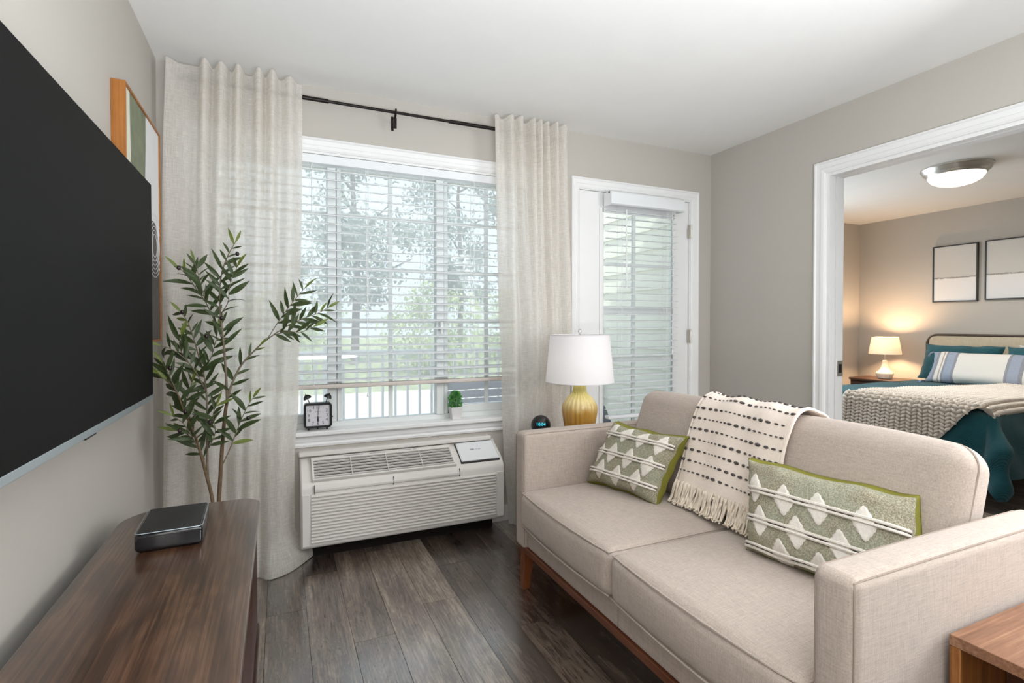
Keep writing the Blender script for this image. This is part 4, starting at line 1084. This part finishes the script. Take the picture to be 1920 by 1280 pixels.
for P in SPEC:
    L = sum((P[k + 1] - P[k]).length for k in range(len(P) - 1)); acc = rnd.uniform(.01, .03); pos = 0; k = 0; side = 1
    start = .30 * L if L > .2 else .06 * L
    if P is SPEC[0]: start = .34 * L
    if P is SPEC[1]: start = 0.03 * L
    step = .0165
    if P is SPEC[1]: step = .03
    s = start
    while s < L:
        # point at arc length s
        q = s; k = 0
        while k < len(P) - 2 and q > (P[k + 1] - P[k]).length: q -= (P[k + 1] - P[k]).length; k += 1
        t_ = (P[k + 1] - P[k]); p = P[k] + t_.normalized() * min(q, t_.length); t_.normalize()
        sd = Vector((t_.z, 0, -t_.x)) * side
        if sd.length < .2: sd = Vector((side, 0, .2))
        out = (t_ * rnd.uniform(.45, 1.0) + sd.normalized() * rnd.uniform(.35, .95) + Vector((0, rnd.uniform(-.7, .45), rnd.uniform(-.15, .12))))
        end = s / L
        if p.x + out.normalized().x * .1 < -.41: out.y = abs(out.y) + .35; out.x *= .7
        put_leaf(p, out, rnd.uniform(.058, .104) * (1.0 if end < .85 else .75), (end > .88 and rnd.random() < .4) or rnd.random() < .02)
        side = -side; s += step * rnd.uniform(.7, 1.3)
    put_leaf(P[-1], (P[-1] - P[-3]) + Vector((0, -.004, 0)), rnd.uniform(.05, .07), True)
for (nm, P, R_, mt) in twigs: build(nm, MB().tube(P, R_, 7), mt, ol, smooth=True, angle=180)
for (u, v, dy) in ((446, 476, -.03), (336, 502, .0), (342, 585, .0), (387, 630, 0), (416, 596, -.02), (318, 690, -.06), (346, 772, -.05), (392, 792, -.04), (335, 808, -.06), (464, 784, -.03)):
    p = ob(u, v, dy - .01); build('olive_fruit', MB().ell(p, (.0075, .0075, .0095), 10, 8), 'olive', ol, smooth=True, angle=180)
build('planter', MB().lathe([(.085, 0), (.10, .01), (.118, .20), (.118, .26), (.108, .26), (.104, .22)], 32, (-.262, OY, 0)), 'pot', ol, smooth=True)
build('soil', MB().lathe([(.106, .225), (.05, .235), (.002, .24)], 24, (-.262, OY, 0)), 'soil', ol, smooth=True)
for P in (S1, S2): pass
build('trunk_base', MB().tube([(-.245, OY, .22), (-.245, OY, .31)], .008, 8).tube([(-.235, OY + .01, .22), (-.235, OY + .01, .31)], .009, 8), 'bark', ol, smooth=True)

# ------------------------------------------------------------------ bedroom
bed = thing('bed', 'bed dressed in teal waffle bedding with a metal framed headboard', 'bed', (5.4, 2.6, 0))
QX0, QX1, QY0, QY1, QZ = 4.36, 6.42, 1.88, 3.33, .60
hb = []
r_ = .10
for k in range(9): a = PI / 2 * k / 8; hb.append((6.435, QY1 + .007 - r_ + r_ * math.cos(a), 1.065 - r_ + r_ * math.sin(a)))
hb2 = [(6.435, QY0 + QY1 - y, z) for (_, y, z) in reversed(hb)]
build('headboard_frame', MB().tube([(6.435, QY1 + .007, 0)] + hb + hb2 + [(6.435, QY0 - .007, 0)], .0125, 10), 'bed_metal', bed, smooth=True)
build('headboard_panel', MB().soft((6.437, (QY0 + QY1) / 2, .775), (.010, (QY1 - QY0) / 2 - .012, .277), .012, 2), 'head_panel', bed, smooth=True)
build('mattress', MB().soft(((QX0 + QX1) / 2 + .01, (QY0 + QY1) / 2, .43), ((QX1 - QX0) / 2 - .03, (QY1 - QY0) / 2 - .03, .145), .05, 3), 'linen_bed', bed, smooth=True)
build('bed_rail', MB().box(QX0 + .05, QX1 - .02, QY0 + .05, QY0 + .08, .20, .27).box(QX0 + .05, QX1 - .02, QY1 - .08, QY1 - .05, .20, .27).box(QX0 + .05, QX0 + .08, QY0 + .05, QY1 - .05, .20, .27), 'bed_metal', bed)
for (x, y) in ((QX0 + .08, QY0 + .08), (QX0 + .08, QY1 - .08)): build('leg', MB().tube([(x, y, 0), (x, y, .22)], .018, 8), 'bed_metal', bed)
def duvet(u, v):
    X = lerp(QX0 - .50, 6.02, u); Y = lerp(QY0 - .48, QY1 + .48, v)
    dx = max(0, QX0 - X); dy = max(0, QY0 - Y) + max(0, Y - QY1); sy_ = -1 if Y < QY0 else 1
    o = math.hypot(dx, dy); x = max(X, QX0); y = min(max(Y, QY0), QY1)
    z = QZ + .014 * noise.noise((X * 2.6, Y * 2.6, .3)) + .02 * math.exp(-(o / .02) ** 2) * 0 - .02 * smooth01(1 - min(1, min(x - QX0 + .0, y - QY0, QY1 - y) / .10)) * (1 if o == 0 else 1)
    if o > 0:
        ux, uy = -dx / o, sy_ * dy / o
        r = .05; ang = min(o / r, PI / 2)
        hr = r * math.sin(ang); dz = r * (1 - math.cos(ang)) + max(0, o - r * PI / 2)
        k = smooth01(dz / .25)
        cf = 4 * dx * dy / (o * o + 1e-6) / 2
        hr += k * (.02 + .018 * math.sin((X + Y * 1.3) * 15) + .11 * cf)
        x += ux * hr; y += uy * hr; z -= dz * (1 - .05 * cf)
    return (x, y, max(z, .03))
build('duvet', MB().grid(duvet, 90, 90), 'teal', bed, smooth=True, angle=180, fix=False)
# bed pillows
def simple_pillow(name, label, P, mat, grp=None):
    t = thing(name, label, 'pillow', P.c, grp); m = P.shell(1, 22, uv=True); a = build('pillow_front', m, mat, t, smooth=True, angle=180, fix=False)
    build('pillow_back', P.shell(-1, 22, uv=True), mat, t, smooth=True, angle=180, fix=False); return t
def stand(cx_, cy_, cz_, hw_, hh_, T_, lean): # facing -x, leaning back by lean
    return Pillow((cx_, cy_, cz_), (0, -hw_, 0), (math.sin(lean) * hh_, 0, math.cos(lean) * hh_), T_, .06)
simple_pillow('bed_pillow', 'white bed pillow peeking out behind the teal shams', stand(6.36, 2.22, .83, .32, .15, .03, .12), 'linen_bed')
simple_pillow('bed_sham', 'left teal pillow sham beside the bedside lamp', stand(6.20, 2.93, .79, .33, .19, .075, .42), 'teal', 'teal pillow shams')
simple_pillow('bed_sham', 'right teal pillow sham behind the striped lumbar pillow', stand(6.20, 2.25, .79, .33, .19, .075, .42), 'teal', 'teal pillow shams')
LP = stand(5.98, 2.58, .755, .50, .165, .075, .5)
lt = simple_pillow('lumbar_pillow', 'long white lumbar pillow with blue woven stripes and tassels', LP, 'lumbar')
rnd = random.Random(3)
for (u, v) in ((-1, 1), (-1, -1), (1, 1), (1, -1)):
    b = LP.p(u, v, 0); m = MB()
    for k in range(7):
        d = Vector((-.4 + rnd.uniform(-.3, .3), -u * .5 + rnd.uniform(-.3, .3), -.6 * (1 if v > 0 else .3) + rnd.uniform(-.2, .2))).normalized()
        m.tube([b, b + d * .03 + Vector((0, 0, .006)), b + d * .055 + Vector((0, 0, -.012))], [.005, .0045, .003], 5)
    build('tassel', m, 'lumbar', lt, smooth=True, angle=180)
# chunky knit throw
def knit_pt(a, s):
    """a across (towards the window), s along from the pillows to the foot and over it"""
    Ltop = 1.62
    if s <= Ltop:
        x = 5.98 - s * 1.0185; wv = lerp(.56, .95, s / Ltop); y = QY0 - .035 + a * wv; z = QZ + .022; nn = Vector((0, 0, 1))
        if y < QY0 + .05: e = smooth01((QY0 + .05 - y) / .09); z -= .06 * e; nn = Vector((0, -e, 1)).normalized()
        d = x - QX0
        if d < .04: z -= .012 * (1 - d / .04)
        z += .012 * noise.noise((x * 4, y * 4, 1.0))
        return Vector((x, y, z)), nn
    e = s - Ltop; r = .06
    a2 = min(e / r, PI / 2); y = QY0 - .035 + a * .95
    x = QX0 - .03 - r * math.sin(a2) - .02; z = QZ + .018 - r * (1 - math.cos(a2)) - max(0, e - r * PI / 2)
    x -= .015 * math.sin(y * 11) * smooth01(e / .2)
    return Vector((x, y + .10 * e * a, z)), Vector((-math.sin(a2), 0, math.cos(a2)))
kt = thing('knit_throw', 'chunky cream knit throw draped over the foot of the bed', 'blanket', (4.7, 2.3, .62))
stm = MB(); base = MB(); rnd = random.Random(9)
def hang(a): return 1.62 + max(.02, min(.44, (a - .06) * 1.25))
nrow = 28
sh_ = .032
base.grid(lambda u, v: knit_pt(v, u * hang(v))[0], 70, 30)
build('backing', base, 'knit', kt, smooth=True, angle=180, fix=False)
for r__ in range(nrow):
    a = (r__ + .5) / nrow; s = .02; lim = hang(a); k = 0
    while s < lim:
        p, nn = knit_pt(a, s); q, _ = knit_pt(a, s + .01); t = (q - p).normalized(); b = nn.cross(t)
        sg = 1 if r__ % 2 else -1
        d = (b + t * .75 * sg).normalized(); e2 = nn.cross(d)
        mt = Matrix((d, e2, nn)).transposed()
        stm.ell(p + nn * .016, (.0225, .0112, .0135), 7, 5, mt); s += .0262; k += 1
build('knit_stitches', stm, 'knit', kt, smooth=True, angle=180, kind='stuff', fix=False)
build('knit_border', MB().tube([knit_pt(1, hang(1) * k / 60)[0] + knit_pt(1, hang(1) * k / 60)[1] * .008 for k in range(61)], .014, 6), 'knit', kt, smooth=True)

# nightstand and lamp
ns = thing('nightstand', 'dark wooden nightstand beside the bed in the bedroom corner', 'nightstand', (6.2, 3.68, 0))
build('nightstand_top', MB().prism(rrect(5.98, 6.44, 3.41, 3.94, (.03, .10, .10, .03), 6), 'Z', .545, .567), 'night_wood', ns, bevel=.004)
build('nightstand_body', B(6.02, 6.43, 3.45, 3.90, .18, .545), 'night_wood', ns, bevel=.004)
dr = build('drawer', B(6.005, 6.02, 3.47, 3.88, .36, .53), 'night_wood', ns, bevel=.003); build('knob', MB().ell((5.997, 3.675, .445), (.012, .012, .012), 10, 6), 'steel', dr, smooth=True)
for (x, y) in ((6.05, 3.48), (6.05, 3.87), (6.40, 3.48), (6.40, 3.87)): build('leg', MB().tube([(x, y, 0), (x, y, .18)], [.012, .018], 8), 'night_wood', ns)
NX, NY, NZ = 6.2, 3.632, .567
bl = thing('bedside_lamp', 'white ceramic bedside lamp with glowing cream shade on nightstand', 'lamp', (NX, NY, NZ))
build('lamp_base', MB().lathe([(.058, 0), (.070, .008), (.083, .045), (.085, .06), (.078, .075), (.050, .10), (.035, .13), (.026, .17), (.023, .205)], 12, (NX, NY, NZ)), 'white_ceramic', bl, smooth=True, angle=25)
build('lamp_neck', MB().tube([(NX, NY, NZ + .20), (NX, NY, NZ + .27)], .009, 10), 'steel', bl)
build('lamp_shade', MB().lathe([(.155, .278), (.125, .466)], 48, (NX, NY, NZ), caps=False), 'shade_warm', bl, smooth=True, angle=180)
build('bulb', MB().ell((NX, NY, NZ + .40), (.025, .025, .033), 12, 8), emis('warm_bulb', '#ffdcb0', 5), bl, smooth=True)
lamp('bedside_lamp_light', 'POINT', (NX, NY, NZ + .40), 56, (1, .64, .36), shadow_soft_size=.035)

# pictures on the bedroom wall
def picture(label, y0, y1, z0, z1):
    t = thing('framed_picture', label, 'picture', (BX - .02, (y0 + y1) / 2, (z0 + z1) / 2), 'shoreline prints over the bed'); w = .011; xf = BX - .03; f = MB()
    f.box(xf, BX, y0, y0 + w, z0, z1); f.box(xf, BX, y1 - w, y1, z0, z1); f.box(xf, BX, y0 + w, y1 - w, z0, z0 + w); f.box(xf, BX, y0 + w, y1 - w, z1 - w, z1)
    build('frame', f, 'frame_black', t)
    m = MB().grid(lambda u, v: (xf + .006, lerp(y1 - w, y0 + w, u), lerp(z0 + w, z1 - w, v)), 1, 1, uv=lambda u, v: (u, v))
    build('print', m, 'shore', t, fix=False)
    build('backing_board', B(xf + .008, BX, y0 + w, y1 - w, z0 + w, z1 - w), 'frame_black', t)
picture('dark framed misty shoreline print, the left one of the pair above the bed', 2.905, 3.302, 1.412, 2.008)
picture('dark framed misty shoreline print, the right one above the bed cut by doorway', 2.44, 2.845, 1.42, 2.012)
# flush ceiling light
fl = thing('ceiling_light', 'brushed nickel flush ceiling light with glowing alabaster bowl', 'ceiling light', (4.79, 2.30, CEIL))
build('pan', MB().lathe([(.225, 0), (.225, -.010), (.214, -.020), (.207, -.040), (.192, -.050), (.182, -.064), (.14, -.064)], 48, (4.79, 2.30, CEIL)), 'steel', fl, smooth=True)
build('glass_bowl', MB().lathe([(.178, -.060), (.174, -.078), (.155, -.104), (.118, -.126), (.064, -.141), (.004, -.146)], 40, (4.79, 2.30, CEIL)), emis('alabaster_glow', '#fff3e6', 1.5), fl, smooth=True)
lamp('ceiling_light_bulb', 'SPOT', (4.79, 2.30, CEIL - .19), 75, (1, .93, .85), shadow_soft_size=.12, spot_size=math.radians(172), spot_blend=.35)

# ------------------------------------------------------------------ outside
build('balcony_floor', B(-2.2, XR, D + T, 4.3, -.14, -.02), 'ground', kind='structure')
build('ground', B(-30, 40, 4.3, 12, -.5, -.35), 'ground', kind='structure')
lw = build('lawn', B(-40, 50, 12, 60, -.5, -.33), 'lawn', kind='structure')
sd_w = struct('wall_siding', (XR, 3.5, 0))
f0 = None
for k in range(15):
    z = -.02 + k * .165; y0, y1 = D + T, BY + T
    m = MB().prism([(XR, z), (XR - .024, z), (XR - .010, z + .168), (XR, z + .168)], 'Y', y0, y1)
    if f0 is None: f0 = build('siding_board', m, 'siding', sd_w)
    else: inst(f0, 'siding_board', (0, 0, k * .165), sd_w)
build('corner_board', B(XR - .03, XR + .02, BY + T - .02, BY + T + .03, -.02, 2.5), 'rail_white', sd_w)
rl = thing('balcony_railing', 'white balcony railing with slim upright balusters outside the window', 'railing', (.4, 4.22, -.02))
build('top_rail', B(-2.2, XR - .03, 4.19, 4.25, .93, .97), 'rail_white', rl, bevel=.004)
build('bottom_rail', B(-2.2, XR - .03, 4.20, 4.24, .06, .10), 'rail_white', rl, bevel=.004)
f0 = None
for k in range(49):
    x = -2.15 + k * .1
    if f0 is None: f0 = build('baluster', B(x - .009, x + .009, 4.211, 4.229, .10, .93), 'rail_white', rl)
    else: inst(f0, 'baluster', (.1 * k, 0, 0), rl)
for x in (-2.2, .3, XR - .08): build('post', B(x, x + .05, 4.195, 4.245, -.02, 1.0), 'rail_white', rl)
# patio loveseat
pc = thing('patio_loveseat', 'slate grey wicker loveseat on the balcony seen through the lower window', 'outdoor seat', (1.6, 3.45, -.02))
build('seat_base', MB().soft((1.62, 3.42, .20), (.52, .30, .14), .03, 2), 'wicker', pc, smooth=True)
for k in range(7): build('back_slat', MB().soft((1.60, 3.72, .34 + k * .062), (.50, .025, .027), .02, 2, div=2), 'wicker', pc, smooth=True)
for x in (1.09, 2.13):
    build('arm', MB().tube([(x, 3.72, .58), (x, 3.45, .60), (x, 3.2, .55), (x, 3.12, .45), (x, 3.12, .06)], .045, 10), 'wicker', pc, smooth=True)
    build('arm_panel', MB().soft((x, 3.44, .34), (.02, .28, .22), .018, 2), 'wicker', pc, smooth=True)
for (x, y) in ((1.14, 3.16), (2.1, 3.16), (1.14, 3.68), (2.1, 3.68)): build('leg', MB().tube([(x, y, -.02), (x, y, .1)], .02, 8), 'wicker', pc)
build('seat_pad', MB().soft((1.62, 3.42, .39), (.47, .27, .05), .03, 2), 'wicker', pc, smooth=True)
# trees
def tree(name, label, x, y, zg, h, cw, n, seed, mat='tree_leaf', ls=.20, low=.20, cat='tree'):
    rn = random.Random(seed); t = thing(name, label, cat, (x, y, zg), 'trees and shrubs beyond the balcony')
    if low > .05:
        build('trunk', MB().tube([(x, y, zg), (x + .1, y, zg + h * .3), (x - .05, y + .1, zg + h * .62), (x + .1, y, zg + h * .85)], [.16, .13, .08, .03], 9), 'trunk', t, smooth=True)
        for k in range(7):
            a = rn.random() * 2 * PI; z0 = zg + h * (low + .05 + .08 * k); L = cw * rn.uniform(.5, .85)
            build('branch', MB().tube([(x, y, z0), (x + math.cos(a) * L * .5, y + math.sin(a) * L * .5, z0 + L * .3), (x + math.cos(a) * L, y + math.sin(a) * L, z0 + L * .55)], [.06, .04, .015], 6), 'trunk', t, smooth=True)
    m = MB(); cl = []
    for k in range(int(26 + cw * 6)):
        a = rn.random() * 2 * PI; hh_ = rn.random(); R_ = cw * math.sqrt(max(.06, 1 - (2 * hh_ - .95) ** 2)) * rn.uniform(.35, 1)
        cl.append((x + R_ * math.cos(a), y + R_ * math.sin(a), zg + h * (low + (1 - low) * hh_), cw * rn.uniform(.16, .34)))
    for k in range(int(n * 1.35)):
        c = cl[rn.randrange(len(cl))]
        p = Vector((c[0] + rn.gauss(0, .55) * c[3], c[1] + rn.gauss(0, .55) * c[3], c[2] + rn.gauss(0, .5) * c[3]))
        d = Vector((rn.gauss(0, 1), rn.gauss(0, 1), rn.gauss(-.3, .8))).normalized(); s_ = d.orthogonal().normalized(); e = d.cross(s_); ang = rn.random() * 6.28
        s_ = s_ * math.cos(ang) + e * math.sin(ang); L = ls * rn.uniform(.6, 1.2)
        m.add([p, p + d * L * .5 + s_ * L * .28, p + d * L, p + d * L * .5 - s_ * L * .28], [(0, 1, 2, 3)])
    build('foliage', m, mat, t, kind='stuff', fix=False)
tree('leafy_tree', 'tall leafy tree outside behind the left curtain and window pane', -3.4, 18.5, -.35, 11.0, 2.8, 7500, 1)
tree('leafy_tree', 'tall leafy tree outside behind the middle window pane, left half', 2.6, 20.5, -.35, 11.5, 2.6, 7500, 2)
tree('leafy_tree', 'bluish leafy tree outside behind the middle window pane, right half', 8.6, 26.0, -.35, 13.0, 2.8, 7000, 3)
tree('leafy_tree', 'distant leafy tree outside behind the right window pane', 16.5, 32.0, -.35, 9.5, 3.4, 5600, 4)
tree('leafy_tree', 'dark leafy tree outside seen past the right curtain', 13.5, 19.5, -.35, 9.5, 2.6, 5600, 6)
tree('leafy_shrub', 'sunlit yellow green shrub outside below the middle pane', 4.4, 15.5, -.35, 2.6, 1.7, 3600, 7, 'shrub_leaf', .13, .02, 'shrub')
tree('leafy_shrub', 'sunlit green shrub outside below the left pane', .0, 14.0, -.35, 2.4, 1.5, 3000, 8, 'shrub_leaf', .13, .02, 'shrub')
tree('leafy_shrub', 'sunlit green shrub outside below the right pane', 9.0, 20.5, -.35, 2.8, 1.7, 3400, 9, 'shrub_leaf', .14, .02, 'shrub')
